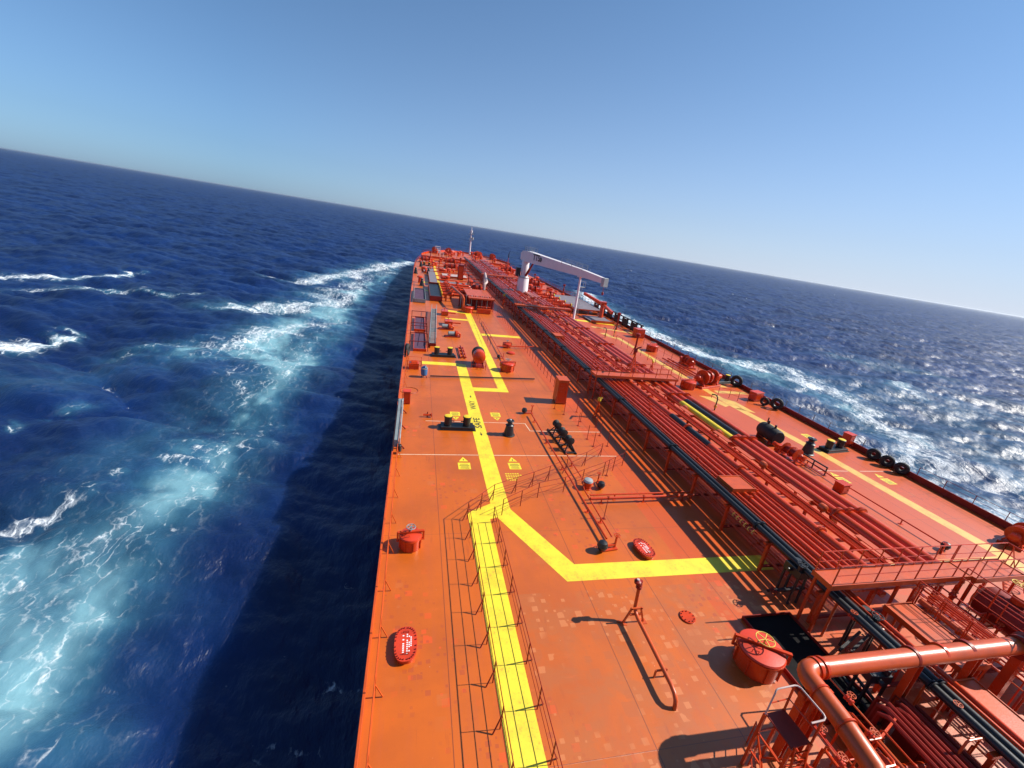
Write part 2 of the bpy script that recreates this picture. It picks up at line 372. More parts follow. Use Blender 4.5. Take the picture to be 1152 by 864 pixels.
# ------------------------------------------------------------------ the sea
def build_sea():
    rs = np.random.RandomState(5)
    def tile(n, L, wind, kp, cutoff, chop):
        k = np.fft.fftfreq(n, L/n)*2*np.pi; kx, ky = np.meshgrid(k, k, indexing='ij'); kk = np.hypot(kx, ky); kk[0, 0] = 1e-6
        c = (kx*wind[0]+ky*wind[1])/kk
        sp = np.exp(-1.25*(kp/kk)**2)/kk**3.6*(np.abs(c)**4*np.where(c > 0, 1, .12)+.035)*np.exp(-(kk*cutoff)**2); sp[0, 0] = 0
        hh = np.fft.fft2(rs.normal(size=(n, n)))*np.sqrt(sp)
        h = np.real(np.fft.ifft2(hh)); s = h.std(); hh /= s; h /= s
        dx = np.real(np.fft.ifft2(-1j*kx/kk*hh)); dy = np.real(np.fft.ifft2(-1j*ky/kk*hh))
        g = L/n
        jx = np.gradient(dx, g, axis=0); jy = np.gradient(dy, g, axis=1)
        return h, dx, dy, -(jx+jy), L
    w = np.array((-.5, -.87))
    big = tile(512, 260., w, 2*np.pi/46, .25, 1.); small = tile(512, 83., np.array((-.2, -.98)), 2*np.pi/9, .06, 1.)
    def samp(a, x, y, L):
        n = a.shape[0]; u = (x/L*n) % n; v = (y/L*n) % n; i = u.astype(int); j = v.astype(int); fu = u-i; fv = v-j; i2 = (i+1) % n; j2 = (j+1) % n; i %= n; j %= n
        return a[i, j]*(1-fu)*(1-fv)+a[i2, j]*fu*(1-fv)+a[i, j2]*(1-fu)*fv+a[i2, j2]*fu*fv
    # rings round the bridge, fine where they are near, out past the horizon
    NA = 1500; ang = np.concatenate([np.linspace(R_(-72), R_(100), NA), np.linspace(R_(100), R_(288), 130)[1:-1]])   # measured from +y towards +x
    rad = np.concatenate([np.linspace(4, 14, 16)[:-1], np.geomspace(14, 45000, 950)])
    A, Rr = np.meshgrid(ang, rad, indexing='xy'); X = Rr*np.sin(A); Y = Rr*np.cos(A); nr, na = X.shape
    H1, H2 = .50, .14
    fade = np.clip(1-(Rr-2500)/6000, 0, 1); fade2 = np.clip(1-(Rr-250)/900, 0, 1)
    # calmer water in the lee right beside the hull
    hx = 1.0 - .55*np.exp(-np.clip(-1.2-X, 0, None)/7)*(X < 0)*(Y < 235)
    b = [samp(a, X, Y, big[4]) for a in big[:4]]; s = [samp(a, X+31, Y+7, small[4]) for a in small[:4]]
    Z = -FREEBOARD + hx*(H1*fade*b[0] + H2*fade2*s[0])
    PX = X + hx*.7*(H1*fade*b[1] + H2*fade2*s[1]); PY = Y + hx*.7*(H1*fade*b[2] + H2*fade2*s[2])
    crest = np.clip((H1*b[3]*1.0 + H2*s[3]*.6 - .36)/.34, 0, 1.3)*fade
    patch = samp(big[0], X*.23+50, Y*.23, 260.); crest *= np.clip(.45+.5*patch, 0, 1.2)
    crest *= np.clip(.4 + (X-5)/45, .55, 1.7)
    S = dict(
      A=(1.0,[(-3.4,246.3,2.0),(-11.8,216.3,2.7),(-17.7,193.9,2.6),(-22.8,167.2,2.6),(-31.7,146.3,1.9),(-42.7,141.1,.9)]),
      A2=(.8,[(-10.3,190,2.4),(-18.5,145.1,3.0),(-24.6,123.5,2.4)]),
      B=(.95,[(-37.3,95.5,1.3),(-26.8,105.9,2.1),(-17.7,121.6,2.6),(-12.7,140.9,2.4)]),
      C=(.85,[(-36.8,68.3,1.0),(-28,73.9,1.4),(-22.1,86.7,2.1),(-12.1,96.1,2.3)]),
      C2=(.55,[(-23.6,58.5,.9),(-20.8,66.8,1.3),(-15.8,78.5,1.4)]),
      D=(.95,[(-14.9,41.4,.6),(-11.5,43.8,.9),(-9.5,44.4,.5)]),
      E=(1.1,[(-90,98,1.8),(-81.6,102.2,1.7),(-72.7,107.7,1.4),(-69,114.6,.9),(-65.8,121.4,.6)]),
      E2=(.8,[(-74.5,92.7,1.2),(-64.9,99.9,1.3),(-55.8,105.2,1.0),(-46.1,103.6,.8)]),
      F=(1.05,[(-56,57,1.4),(-51.1,62.5,1.4),(-51.3,70.8,1.0),(-49.2,73.3,.7)]),
      G=(.7,[(-33.5,47.2,.6),(-32.7,49.6,.7)]), G2=(.7,[(-36.1,42.9,.5),(-34.3,43.2,.4)]),
      H=(.85,[(-26,31,.6),(-24.5,35,.6)]), H1=(.8,[(-21.4,27,.4),(-19.1,26.4,.45),(-18.9,28,.4)]),
      H2=(.7,[(-21.6,39,.5),(-16.2,38.6,.5)]), H3=(.75,[(-18.4,30.6,.4),(-15.5,27.9,.45)]),
      H4=(.75,[(-17.8,23.4,.4),(-16.6,21.9,.45),(-16.8,19.2,.45),(-17.2,17.3,.6)]), H5=(.7,[(-13,15.1,.4),(-13.2,16.7,.4)]),
      H6=(.75,[(-17.4,45.2,.4),(-14.3,47.8,.5)]),
      S1=(1.05,[(79.8,203.4,2.7),(76.4,158.4,2.4),(73.7,130.5,2.2),(74.3,117,2.0)]), S2=(1.0,[(73,140,2),(76.8,118,2),(79.8,100.4,2.2),(88.7,93.7,2),(92.1,82.4,2.3)]),
      S3=(.85,[(96.2,95.7,1.6),(100,90,2.3),(95.1,70,2.2),(82.2,44.6,2.4)]), S4=(.95,[(130,87.4,1.3),(124.7,80,1.5)]), S5=(.75,[(65.9,34.9,2.2),(71.2,29.6,2.5)]), S6=(.5,[(60,50,5),(84,40,9),(100,34,12)]), S7=(.45,[(110,75,6),(140,66,9)]), S8=(.5,[(150,120,3),(170,112,4)]))
    T = [(.8,[(-11.2,171.6,4),(-18.1,104.5,5.4),(-22.7,73.2,4.2),(-29.8,66.2,2.5)]), (.8,[(-14.4,90.1,4.8),(-17.4,62.4,4.4),(-16.9,52.7,3.2)]),
      (.75,[(-13.3,42.9,2.4),(-17.3,32.9,3.6),(-19.5,28.7,4.0),(-22.2,25.6,4.4)]), (.58,[(-23.3,27.1,4.6),(-17.8,15.7,4.0)]), (.7,[(-19,28.7,3.4),(-18.4,20.5,4.0)]),
      (.16,[(-32,61.6,2.4),(-38.3,53.6,2),(-44.1,55.1,2)]), (.22,[(-21,51.6,2.2),(-24.5,37.6,1.8)]), (.6,[(74.4,153.9,3.2),(76.3,112.7,3.6),(82.6,86.5,4),(87.4,70.6,4.4)])]
    foam = np.zeros_like(X); bub = np.zeros_like(X)
    wob = (samp(big[0], X*2.1, Y*2.1, 260.)*.9, samp(small[0], X*.8, Y*.8, 83.)*.9)
    near = Rr < 420; xs, ys = (X+wob[0]*.8)[near], (Y+wob[1]*1.6)[near]
    kf = (16+FREEBOARD)/23.5
    def stroke(pts, soft):
        pts = [(a*kf, b_*kf, c) for a, b_, c in pts]
        best = np.zeros_like(xs)
        for (x0, y0, w0), (x1, y1, w1) in zip(pts[:-1], pts[1:]):
            dx, dy = x1-x0, y1-y0; tt = np.clip(((xs-x0)*dx+(ys-y0)*dy)/(dx*dx+dy*dy), 0, 1)
            d = np.hypot(xs-x0-tt*dx, ys-y0-tt*dy)/((w0+(w1-w0)*tt)*soft); best = np.maximum(best, np.exp(-d*d))
        return best
    f_ = np.zeros_like(xs); b_ = np.zeros_like(xs)
    for k_, (amp, p) in S.items(): f_ = np.maximum(f_, amp*stroke(p, 2.2 if k_ in ('A', 'A2', 'B', 'C', 'C2', 'E', 'E2', 'F', 'S1', 'S2', 'S3') else 1.4)); b_ = np.maximum(b_, .5*amp*stroke(p, 1.8 if k_ in ('E', 'E2', 'F', 'G', 'G2', 'H') else 3.0))
    for amp, p in T: b_ = np.maximum(b_, amp*stroke(p, 1.5)); f_ = np.maximum(f_, .66*amp*stroke(p, 1.3))
    lee = np.where(xs < 10, np.clip((-9.2-xs)/7.5, 0, 1), 1); lee = lee*lee*(3-2*lee)      # wake drifts clear; its colour fades out across the hull's shadow, hiding the edge
    lee = np.maximum(lee, np.clip((ys-120)/60, 0, 1)); f_ *= lee; b_ *= lee
    foam[near] = f_; bub[near] = np.clip(b_, 0, 1)
    n = nr*na; me = bpy.data.meshes.new('sea'); co = np.stack([PX, PY, Z], -1).reshape(-1, 3).astype(np.float32)
    i = np.arange(nr-1)[:, None]*na; j = np.arange(na)[None, :]; j2 = (j+1) % na
    q = np.stack([i+j, i+na+j, i+na+j2, i+j2], -1).reshape(-1, 4).astype(np.int32)[:, ::-1]
    me.vertices.add(n); me.vertices.foreach_set('co', co.ravel())
    me.loops.add(q.size); me.loops.foreach_set('vertex_index', np.ascontiguousarray(q).ravel()); me.polygons.add(len(q))
    me.polygons.foreach_set('loop_start', np.arange(len(q), dtype=np.int32)*4)
    me.polygons.foreach_set('use_smooth', np.ones(len(q), bool)); me.update(calc_edges=True)
    for nm, a in (('foam', foam), ('bubbles', bub), ('crest', crest)):
        at = me.attributes.new(nm, 'FLOAT', 'POINT'); at.data.foreach_set('value', a.ravel().astype(np.float32))
    me.materials.append(M['sea'])
    o = bpy.data.objects.new('sea', me); col.objects.link(o); o['kind'] = 'structure'
    return o
SEA = build_sea()

# ------------------------------------------------------------------ sea haze
hz = MB(); q = 52000
hz.add([(x, y, z) for z in (-FREEBOARD-4, 20.5) for x, y in ((-q, -q), (q, -q), (q, q), (-q, q))], [(3, 2, 1, 0), (4, 5, 6, 7), (0, 1, 5, 4), (1, 2, 6, 5), (2, 3, 7, 6), (3, 0, 4, 7)])
hm = bpy.data.materials.new('sea haze'); hm.use_nodes = True; hm.node_tree.nodes.clear()
pv = hm.node_tree.nodes.new('ShaderNodeVolumePrincipled'); ho = hm.node_tree.nodes.new('ShaderNodeOutputMaterial')
pv.inputs['Density'].default_value = 4e-5; pv.inputs['Color'].default_value = (.9, .95, 1, 1); pv.inputs['Anisotropy'].default_value = .55
hm.node_tree.links.new(pv.outputs[0], ho.inputs['Volume'])
haze = hz.build('haze', hm); haze['kind'] = 'stuff'
# ------------------------------------------------------------------ hull and deck
XL, XR, XC, HB = -1.15, 42.95, 20.9, 22.05
def half(y, z=0):
    y0, y1 = 150, 238 + z*.9
    t = max(0, min(1, (y-y0)/(y1-y0)))
    return HB*max(0, 1-t**2.5)**.58
def outline(y_from, z, inset=0):
    ys = [y_from] + [y for y in range(152, 230, 4) if y > y_from] + [230+ i*.5 for i in range(0, 60) if 230+i*.5 < 238+z*.9] + [238+z*.9]
    L = [(XC-max(0, half(y, z)-inset), y-(inset if y > 215 else 0)) for y in ys]
    Rr = [(2*XC-x, y) for x, y in L[:-1]]
    return L + Rr[::-1]
o = MB().sheet(outline(-25, 0), 0).build('deck', M['deck']); tag(o, kind='structure')
FC = 1.0   # forecastle height
o = MB().sheet(outline(196, FC, .05), FC).build('forecastle_deck', M['deck']); tag(o, kind='structure')
hb = MB(); lo = outline(-25, 0); n = len(lo)
vs = [(x, y, -.02) for x, y in lo] + [(XC+(x-XC)*.995, y-(2.5 if y > 200 else 0), -10) for x, y in lo]
hb.add(vs, [(i, n+i, n+i+1, i+1) for i in range(n-1)]+[(n-1, 2*n-1, n, 0)])
up = outline(196, FC+.7); l2 = outline(196, 0); n2 = len(up)
m_ = min(len(up), len(l2))
def pl(poly, k): 
    # resample polyline
    d = [0]
    for a, b in zip(poly[:-1], poly[1:]): d.append(d[-1]+math.dist(a, b))
    out = []
    for i in range(k):
        t = d[-1]*i/(k-1); j = max(q for q in range(len(d)) if d[q] <= t+1e-9); j = min(j, len(poly)-2)
        u = (t-d[j])/max(1e-9, d[j+1]-d[j]); out.append((poly[j][0]+(poly[j+1][0]-poly[j][0])*u, poly[j][1]+(poly[j+1][1]-poly[j][1])*u))
    return out
A_, B_ = pl(l2, 90), pl(up, 90)
hb.add([(x, y, -.02) for x, y in A_]+[(x, y, FC+.7) for x, y in B_], [(i, i+1, 91+i, 90+i) for i in range(89)])
hb.add([(x, y, .0) for x, y in pl(outline(196, 0, .12), 90)]+[(x, y, FC+.7) for x, y in pl(outline(196, FC+1, .12), 90)], [(90+i, 91+i, i+1, i) for i in range(89)])
hb.add([(x, y, FC+.7) for x, y in B_]+[(x, y, FC+.7) for x, y in pl(outline(196, FC+1, .12), 90)], [(i, i+1, 91+i, 90+i) for i in range(89)])
hb.box((XC, 196, FC/2), (2*half(196)-.3, .12, FC))
o = hb.build('hull', M['red']); tag(o, kind='structure')
# gunwale bars standing up along both deck edges
gb = MB(); gb.box((XL+.06, 72, .14), (.10, 190, .28)); gb.build('gunwale_bar', M['orange']); bpy.data.objects['gunwale_bar']
tag(bpy.data.objects['gunwale_bar'], 'low orange gunwale bar along the port deck edge by the dark water', 'gunwale bar')
gb = MB(); gb.box((XR-.08, 62, .26), (.12, 190, .52))
for k in range(60): gb.bar((XR-.16, -20+k*2.8, .46), (XR-.5, -20+k*2.8, .01), .05, .03)
o = gb.build('gunwale_bar', M['darkred']); tag(o, 'dark red gunwale bar along the starboard deck edge under the railing', 'gunwale bar')

# ------------------------------------------------------------------ deck markings (paint sheets 4 mm over the plating)
def marking(name, polys, mat, z=.004):
    b = MB()
    for p in polys: b.sheet(p, z)
    o = b.build(name, mat); tag(o, kind='structure'); return o
marking('walkway_marking', [
    [(3.6, -10), (4.85, -10), (4.85, 20.55), (5.3, 20.7), (5.43, 20.8), (6.25, 21.45), (6.25, 49.7), (4.9, 50.1), (1.08, 50.15), (1.08, 49.0), (5.1, 49.0), (5.1, 22.05), (3.6, 21.2)],
    [(5.3, 20.7), (8.0, 15.6), (20.3, 15.6), (20.3, 16.72), (8.75, 16.72), (6.25, 21.45), (5.43, 20.8)],
    [(8.95, 42.1), (6.255, 42.1), (6.255, 41.1), (9.95, 41.1), (10.35, 82.2), (5.4, 83.3), (5.4, 81.9), (9.2, 81.0)],
    [(9.2, 75.9), (5.2, 75.9), (5.2, 74.9), (9.2, 74.9)],
    [(10.3, 66.2), (16.5, 66.2), (16.5, 64.9), (10.28, 64.9)]], M['markyellow'])
marking('walkway_marking', [
    [(35.4, 70.9), (36.3, 70.9), (36.95, 42), (38.1, 29), (38.75, 16), (38.75, -8), (37.7, -8), (37.7, 16), (37.15, 28.6), (36.05, 40)],
    [(28.5, 15.6), (37.69, 15.6), (37.69, 14.6), (28.5, 14.6)],
    [(34.0, 79.5), (42.0, 76.0), (42.0, 75.0), (34.0, 78.3)],
    [(33.6, 73.8), (35.0, 73.8), (35.39, 70.9), (35.3, 69.8), (34.2, 71.2)],
    [(33.9, 42.9), (35.6, 42.6), (36.05, 40.05), (35.2, 39.6)],
    [(36.1, 39.2), (38.05, 38.1), (37.9, 41.4), (36.95, 42.2), (36.9, 41.6), (37.3, 39.6)],
    [(37.45, 45.0), (42.0, 45.0), (42.0, 44.1), (37.45, 44.1)], [(38.2, 47.2), (40.6, 47.2), (40.6, 46.4), (38.2, 46.4)]], M['markold'])
def line(a, b, w=.07):
    a, b = Vector(a), Vector(b); d = (b-a).normalized(); n = Vector((-d.y, d.x))*w/2
    return [tuple(a-n), tuple(b-n), tuple(b+n), tuple(a+n)]
marking('boundary_line', [line((-.7, 27.98), (5.09, 27.98)), line((6.26, 27.98), (16.3, 28.05)), line((1.3, 33.65), (5.09, 33.65)), line((6.26, 33.65), (9.98, 33.65)), line((9.98, 33.65), (10.1, 32.2)), line((10.1, 32.2), (16.6, 32.3)), line((33.9, 26.0), (37.2, 25.9)), line((38.5, 25.9), (42.3, 25.9))], M['markwhite'], .005)
def warn(x, y, up, s=1.0):
    q = [(x-.44*s, y-.44*s), (x+.44*s, y-.44*s), (x+.44*s, y+.44*s), (x-.44*s, y+.44*s)]
    sg = 1 if up else -1; y0 = y+sg*.62*s; t = [(x-.34*s, y0), (x+.34*s, y0), (x, y0+sg*.62*s)]
    o = marking('warning_marking', [q, t], M['markyellow'], .006)
    b = MB()
    for k, (w, dy) in enumerate(((.6, .24), (.7, .06), (.55, -.12), (.62, -.28))): b.sheet([(x-w/2*s, y+dy-.035), (x+w/2*s, y+dy-.035), (x+w/2*s, y+dy+.025), (x-w/2*s, y+dy+.025)], .009)
    b.sheet([(x-.03, y0+sg*.12*s), (x+.03, y0+sg*.12*s), (x+.03, y0+sg*.34*s), (x-.03, y0+sg*.34*s)], .009)
    b.build('lettering', M['lettering'], o)
for a in ((3.9, 35.25, False), (7.58, 35.35, False), (3.9, 26.44, True), (7.55, 26.46, True)): warn(*a)
for a in ((35.1, 24.5, True), (39.6, 32.6, False), (39.7, 24.3, True), (35.6, 32.7, False)): warn(*a)
b = MB()
for k in range(5):
    w = 1.3-.2*abs(k-1); x = 6.65
    for j in range(int(w/.17)): b.sheet([(x+j*.17, 25.4-k*.2), (x+j*.17+.12, 25.4-k*.2), (x+j*.17+.12, 25.5-k*.2), (x+j*.17, 25.5-k*.2)], .005)
o = b.build('stencil_marking', M['markyellow']); tag(o, kind='structure')
sw = bpy.data.objects['walkway_marking']
text_mesh('SAFE', .78, M['fadedlettering'], 'lettering', sw, (5.97, 32.5, .009), (0, 0, R_(90)), 1.25)
text_mesh('WAY', .76, M['fadedlettering'], 'lettering', sw, (5.97, 36.4, .009), (0, 0, R_(90)), 1.15)
b = MB()
for y, s in ((31.4, -1), (39.5, 1)): b.sheet([(5.64, y-.05*s), (5.86, y-.05*s), (5.75, y+.3*s)], .009); b.sheet([(5.715, y-.3*s), (5.785, y-.3*s), (5.785, y-.06*s), (5.715, y-.06*s)], .009)
b.build('arrow', M['lettering'], sw)
# painted mooring ring outline near the port edge
b = MB(); b.torus((-.2, 40.4, .01), .85, .03, 28, 4); o = b.build('ring_marking', M['darkred']); tag(o, kind='structure')

# ------------------------------------------------------------------ railings
def railing(label, cat, pts, h=1.1, step=1.7, mat='red', rails=(1., .55), r=.022, brace=None, postw=.05, group=None, name='ship_railing'):
    o = thing(name, label, cat, (*pts[0][:2], pts[0][2] if len(pts[0]) > 2 else 0), 0, group); L = Vector(o.location)
    P = [Vector((*p[:2], p[2] if len(p) > 2 else 0))-L for p in pts]
    for i, f in enumerate(rails):
        MB().tube([p+Vector((0, 0, h*f)) for p in P], r if i == 0 else r*.75, 6).build('top_rail' if i == 0 else 'mid_rail', M[mat], o)
    me = None; cnt = 0
    for a, b in zip(P[:-1], P[1:]):
        k = max(1, round((b-a).length/step))
        for i in range(k + (1 if b is P[-1] else 0)):
            if cnt >= 98: break
            q = a+(b-a)*i/k
            if me is None:
                m = MB().box((0, 0, h/2), (postw, postw*.5, h))
                if brace: m.bar((brace[0]*.45, brace[1]*.45, .02), (0, 0, h*.6), .045, .03)
                s = m.build('stanchion', M[mat], o); me = s.data; s.location = q
            else:
                s = bpy.data.objects.new('stanchion', me); col.objects.link(s); s.parent = o; s.location = q
            cnt += 1
    return o
railing('long orange railing with braced posts along the port edge above dark water', 'railing', [(XL+.42, -8), (XL+.42, 27.5)], 1.1, 2.4, 'orange', (1., .66, .33), .02, (.6, 0))
railing('orange port edge railing between the grey gangway beam and the hose tray', 'railing', [(XL+.42, 36.8), (XL+.42, 50.6)], 1.1, 2.4, 'orange', (1., .66, .33), .02, (.6, 0))
railing('port edge railing beside the blue drip trays amidships', 'railing', [(XL+.12, 52.8), (XL+.12, 88)], 1.1, 2.2, 'red', (1., .66, .33), .02)
railing('far port edge railing running forward to the bow', 'railing', [(XL+.12, 112), (XL+.12, 150), (XC-half(168)+.15, 168), (XC-half(184)+.15, 184), (XC-half(195)+.15, 195)], 1.1, 2.2, 'red', (1., .66, .33), .025)
railing('thin dark railing along the starboard edge in front of glittering sea', 'railing', [(XR-.1, 2, .5), (XR-.1, 24.5, .5)], .75, 2.0, 'darkred', (1., .5), .018, None, .06)
railing('starboard edge railing between the three tyres and the lone tyre', 'railing', [(XR-.1, 29.5, .5), (XR-.1, 45, .5)], .75, 2.0, 'grey', (1., .5), .018, None, .08)
railing('starboard edge railing forward of the lone tyre towards the black fence', 'railing', [(XR-.1, 49, .5), (XR-.1, 74, .5)], .75, 2.0, 'darkred', (1., .5), .018, None, .06)
railing('distant starboard edge railing forward of the white crane', 'railing', [(XR-.1, 112, .5), (XR-.1, 150, .5), (XC+half(176)-.15, 176, .5), (XC+half(195)-.15, 195, .5)], .75, 2.2, 'red', (1., .5), .025)
railing('slim dark red railing on the left of the near yellow walkway', 'railing', [(3.5, 3), (3.5, 20.6), (5.3, 22.4), (6.9, 23.2), (8.2, 23.85), (9.55, 24.6), (11.15, 25.6), (13, 26.6), (14.9, 28.05)], 1.14, 1.65, 'darkred', (1., .66, .33), .017, (-.6, -.3), .045)
railing('slim dark red railing on the right of the near yellow walkway', 'railing', [(4.95, 3), (4.95, 20.2)], 1.14, 1.65, 'darkred', (1., .66, .33), .017, (.6, .3), .045)
railing('slanting dark red railing above the yellow bend, nearer of two', 'railing', [(5.6, 20.9), (8.25, 22.6), (10.2, 23.2), (11.9, 24.2), (13.9, 25.2), (16.1, 26.6)], 1.14, 1.7, 'darkred', (1., .66, .33), .017, None, .045)
railing('long red railing beside the pipes forward of the tall orange locker', 'railing', [(15.6, 42), (15.6, 61)], 1.1, 1.5, 'darkred', (1., .55), .018)
railing('red railing beside the pipes near the manifold platform', 'railing', [(15.9, 67.5), (15.9, 84)], 1.1, 1.5, 'darkred', (1., .55), .018)
railing('dark railing along the right side of the far yellow stripe, port side', 'railing', [(10.6, 58.7), (11.2, 80)], .9, 3.0, 'darkred', (1.,), .018)
railing('thin dark railing beside the starboard yellow arrow marks', 'railing', [(36.65, 43.1), (37.8, 42.5), (38.4, 41.7), (39.4, 41.2), (41.0, 40.6)], 1.1, 1.3, 'darkred', (1., .5), .016)
railing('long thin railing left of the starboard yellow line amidships', 'railing', [(35.0, 46.5), (34.3, 68)], 1.1, 2.2, 'darkred', (1., .5), .018)
railing('red railing between the starboard yellow line and the railed deck edge', 'railing', [(39.2, 49), (38.9, 69)], 1.1, 2.2, 'darkred', (1., .5), .018)

# ------------------------------------------------------------------ tank hatches, manholes
def hatch(loc, r, h, label, rz=0, mat='red', wheel='grey', arms=True, wr=None):
    o = thing('tank_hatch', label, 'hatch', loc, rz)
    c = MB().lathe([(r*.98, 0), (r, .01), (r, h-.12), (r*1.09, h-.115), (r*1.09, h-.06), (r*.97, h-.055)], n=32)
    for k in range(8):
        a = 2*math.pi*k/8+.2; c.box((math.cos(a)*r*1.03, math.sin(a)*r*1.03, h*.45), (.09, .02, h*.75), a)
    c.build('coaming', M[mat], o)
    l = MB().lathe([(r*1.06, h-.05), (r*1.07, h-.02), (r*1.02, h+.04), (r*.6, h+.10), (r*.1, h+.12)], n=32).build('lid', M['redbright' if mat == 'red' else mat], o)
    y = MB().bar((-r*1.25, 0, h+.18), (r*1.25, 0, h+.18), .13, .10)
    for s in (-1, 1): y.bar((s*r*1.22, 0, h+.2), (s*r*1.22, 0, h-.35), .09); y.box((s*r*1.14, 0, h-.3), (.2, .14, .05))
    y.build('yoke_bar', M[mat], o)
    w = MB().wheel((0, 0, h+.48), wr or r*.42, .022); w.cyl((0, 0, h+.12), .035, .36, 8); w.build('handwheel', M[wheel], o)
    hd = MB()
    for a in (R_(55), R_(235)):
        cx, cy = math.cos(a)*r*.7, math.sin(a)*r*.7; hd.tube([(cx-.12, cy, h+.08), (cx-.12, cy, h+.2), (cx+.12, cy, h+.2), (cx+.12, cy, h+.08)], .014, 6)
    hd.build('lid_handle', M[mat], o)
    return o
hatch((.33, 18.55, 0), .53, .72, 'small red tank hatch by the port rail left of the yellow walkway', R_(5))
hatch((14.75, 10.55, 0), .86, .98, 'large red tank hatch with yellow handwheel beside the big elbow pipe', R_(-32), wheel='brass', wr=.36)
hatch((11.1, 48.3, 0), .78, .95, 'red tank hatch right of the far yellow stripe, near the hose drum', R_(8))
hatch((33.9, 45.4, 0), .85, .95, 'red starboard tank hatch at the end of the pipe crossover platform', R_(12))
hatch((13.1, 58.9, 0), .5, .55, 'little red hatch forward of the tall orange locker, beside the port pipes', 0)
hatch((41.0, 30.9, 0), .0001+.3, .4, 'tiny red hatch just inboard of the starboard bollards', 0) if False else None
def manhole(loc, rx, ry, rz, label, text=True):
    o = thing('manhole_cover', label, 'manhole', loc, rz)
    def stad(a, b, k=14):
        return [(a*math.copysign(abs(math.cos(t))**.75, math.cos(t)), b*math.copysign(abs(math.sin(t))**.75, math.sin(t))) for t in [2*math.pi*i/(4*k) for i in range(4*k)]]
    MB().prism(stad(rx*.9, ry*.9), 0, .22).build('coaming', M['red'], o)
    MB().prism(stad(rx, ry), .22, .26).build('cover_plate', M['redbright'], o)
    bo = MB()
    for i in range(28):
        t = 2*math.pi*(i+.5)/28; x = rx*.9*math.copysign(abs(math.cos(t))**.75, math.cos(t)); y = ry*.9*math.copysign(abs(math.sin(t))**.75, math.sin(t)); bo.cyl((x, y, .26), .024, .05, 6)
    bo.build('bolt_ring', M['darkred'], o)
    if text:
        b = MB(); rr = random.Random(rx)
        for cx, n_, w in ((-rx*.22, 9, .065), (rx*.12, 10, .05), (rx*.3, 8, .05), (rx*.46, 7, .05)):
            y = -n_*.09/2
            for k in range(n_):
                if rr.random() < .8: b.sheet([(cx-w/2, y+k*.09), (cx+w/2, y+k*.09), (cx+w/2, y+k*.09+.055), (cx-w/2, y+k*.09+.055)], .264)
        b.build('lettering', M['whitelettering'], o)
    hb_ = MB()
    for y in (-ry*.62, ry*.62): hb_.tube([(-.1, y, .26), (-.1, y, .34), (.1, y, .34), (.1, y, .26)], .013, 6)
    hb_.build('lid_handle', M['darkred'], o)
    return o
manhole((.27, 12.75, 0), .44, .76, 0, 'oval red manhole cover with white lettering by the port edge')
manhole((13.13, 17.45, 0), .44, .76, R_(8), 'oval red manhole cover with white lettering near the yellow cross stripe')
o = thing('deck_plate', 'small round bolted red cover plate lying flat beside the standpipe', 'cover plate', (13.12, 13.05, 0))
MB().lathe([(.36, 0), (.37, .05), (.35, .07)], n=28).build('disc', M['red'], o)
b = MB()
for k in range(10): b.cyl((.29*math.cos(k*.628), .29*math.sin(k*.628), .07), .026, .045, 6)
b.build('bolt_ring', M['darkred'], o)
o = thing('deck_plate', 'low domed red cover beyond the far round tank hatch', 'cover plate', (13.1, 55.9, 0))
MB().lathe([(.5, 0), (.52, .16), (.3, .26), (.05, .3)], n=24).build('disc', M['redbright'], o)
MB().torus((0, 0, .05), .56, .04).build('bolt_ring', M['red'], o)

# ------------------------------------------------------------------ bollards, fairleads
def bollards(loc, sp, rz, label, r=.33, h=1.02):
    o = thing('mooring_bollard', label, 'bollard', loc, rz)
    b = MB().box((0, 0, .14), (sp+1.15, 1.0, .28)); b.box((0, 0, .04), (sp+1.5, 1.15, .05)); b.build('base', M['black'], o)
    for s in (-1, 1):
        p = MB().lathe([(r, .28), (r, h), (r*1.12, h+.02), (r*1.12, h+.1), (r*1.0, h+.12)], (s*sp/2, 0, 0), 24); ob = p.build('post', M['black'], o)
        MB().lathe([(r*1.0, h+.122), (r*1.02, h+.15), (r*.9, h+.165)], (s*sp/2, 0, 0), 24).build('cap', M['yellow'], ob)
        q = MB().bar((s*sp/2-s*r, 0, .62), (s*sp/2-s*(r+.2), 0, .62), .07); q.build('lug', M['black'], ob)
    return o
BOL = bollards((3.85, 32.45, 0), 1.55, R_(-1), 'black twin bollard with yellow tops left of the painted safe way lettering', .31, .95)
dup(BOL, (3.7, 52.7, 0), R_(3), 'black twin bollard with yellow tops near the port edge beyond the hose drum', None, 1.05)
dup(BOL, (39.7, 29.7, 0), R_(8), 'black twin bollard with pale tops beside the starboard railing and dark chock')
dup(BOL, (41.2, 48.4, 0), R_(10), 'black starboard bollard pair behind the red winch')
dup(BOL, (3.2, 162.5, 0), R_(3), 'tiny black bollard pair far forward on the port foredeck', None, 1.15)
dup(BOL, (38.5, 148, 0), R_(3), 'tiny black bollard pair far forward on the starboard foredeck', None, 1.15)
def pedestal(loc, rz, label, s=1.0):
    o = thing('pedestal_roller', label, 'fairlead', loc, rz)
    MB().lathe([(.52*s, 0), (.52*s, .06), (.44*s, .1), (.29*s, .86*s)], n=20).build('pedestal', M['black'], o)
    MB().lathe([(.30*s, .87*s), (.36*s, .9*s), (.24*s, .98*s), (.2*s, 1.1*s), (.24*s, 1.22*s), (.34*s, 1.28*s), (.3*s, 1.34*s)], n=20).build('roller', M['black'], o)
    MB().cyl((0, 0, 1.34*s), .1*s, .08, 10).build('pin', M['galv'], o)
    return o
PED = pedestal((8.05, 31.4, 0), 0, 'black tapered roller pedestal right of the painted safe way lettering')
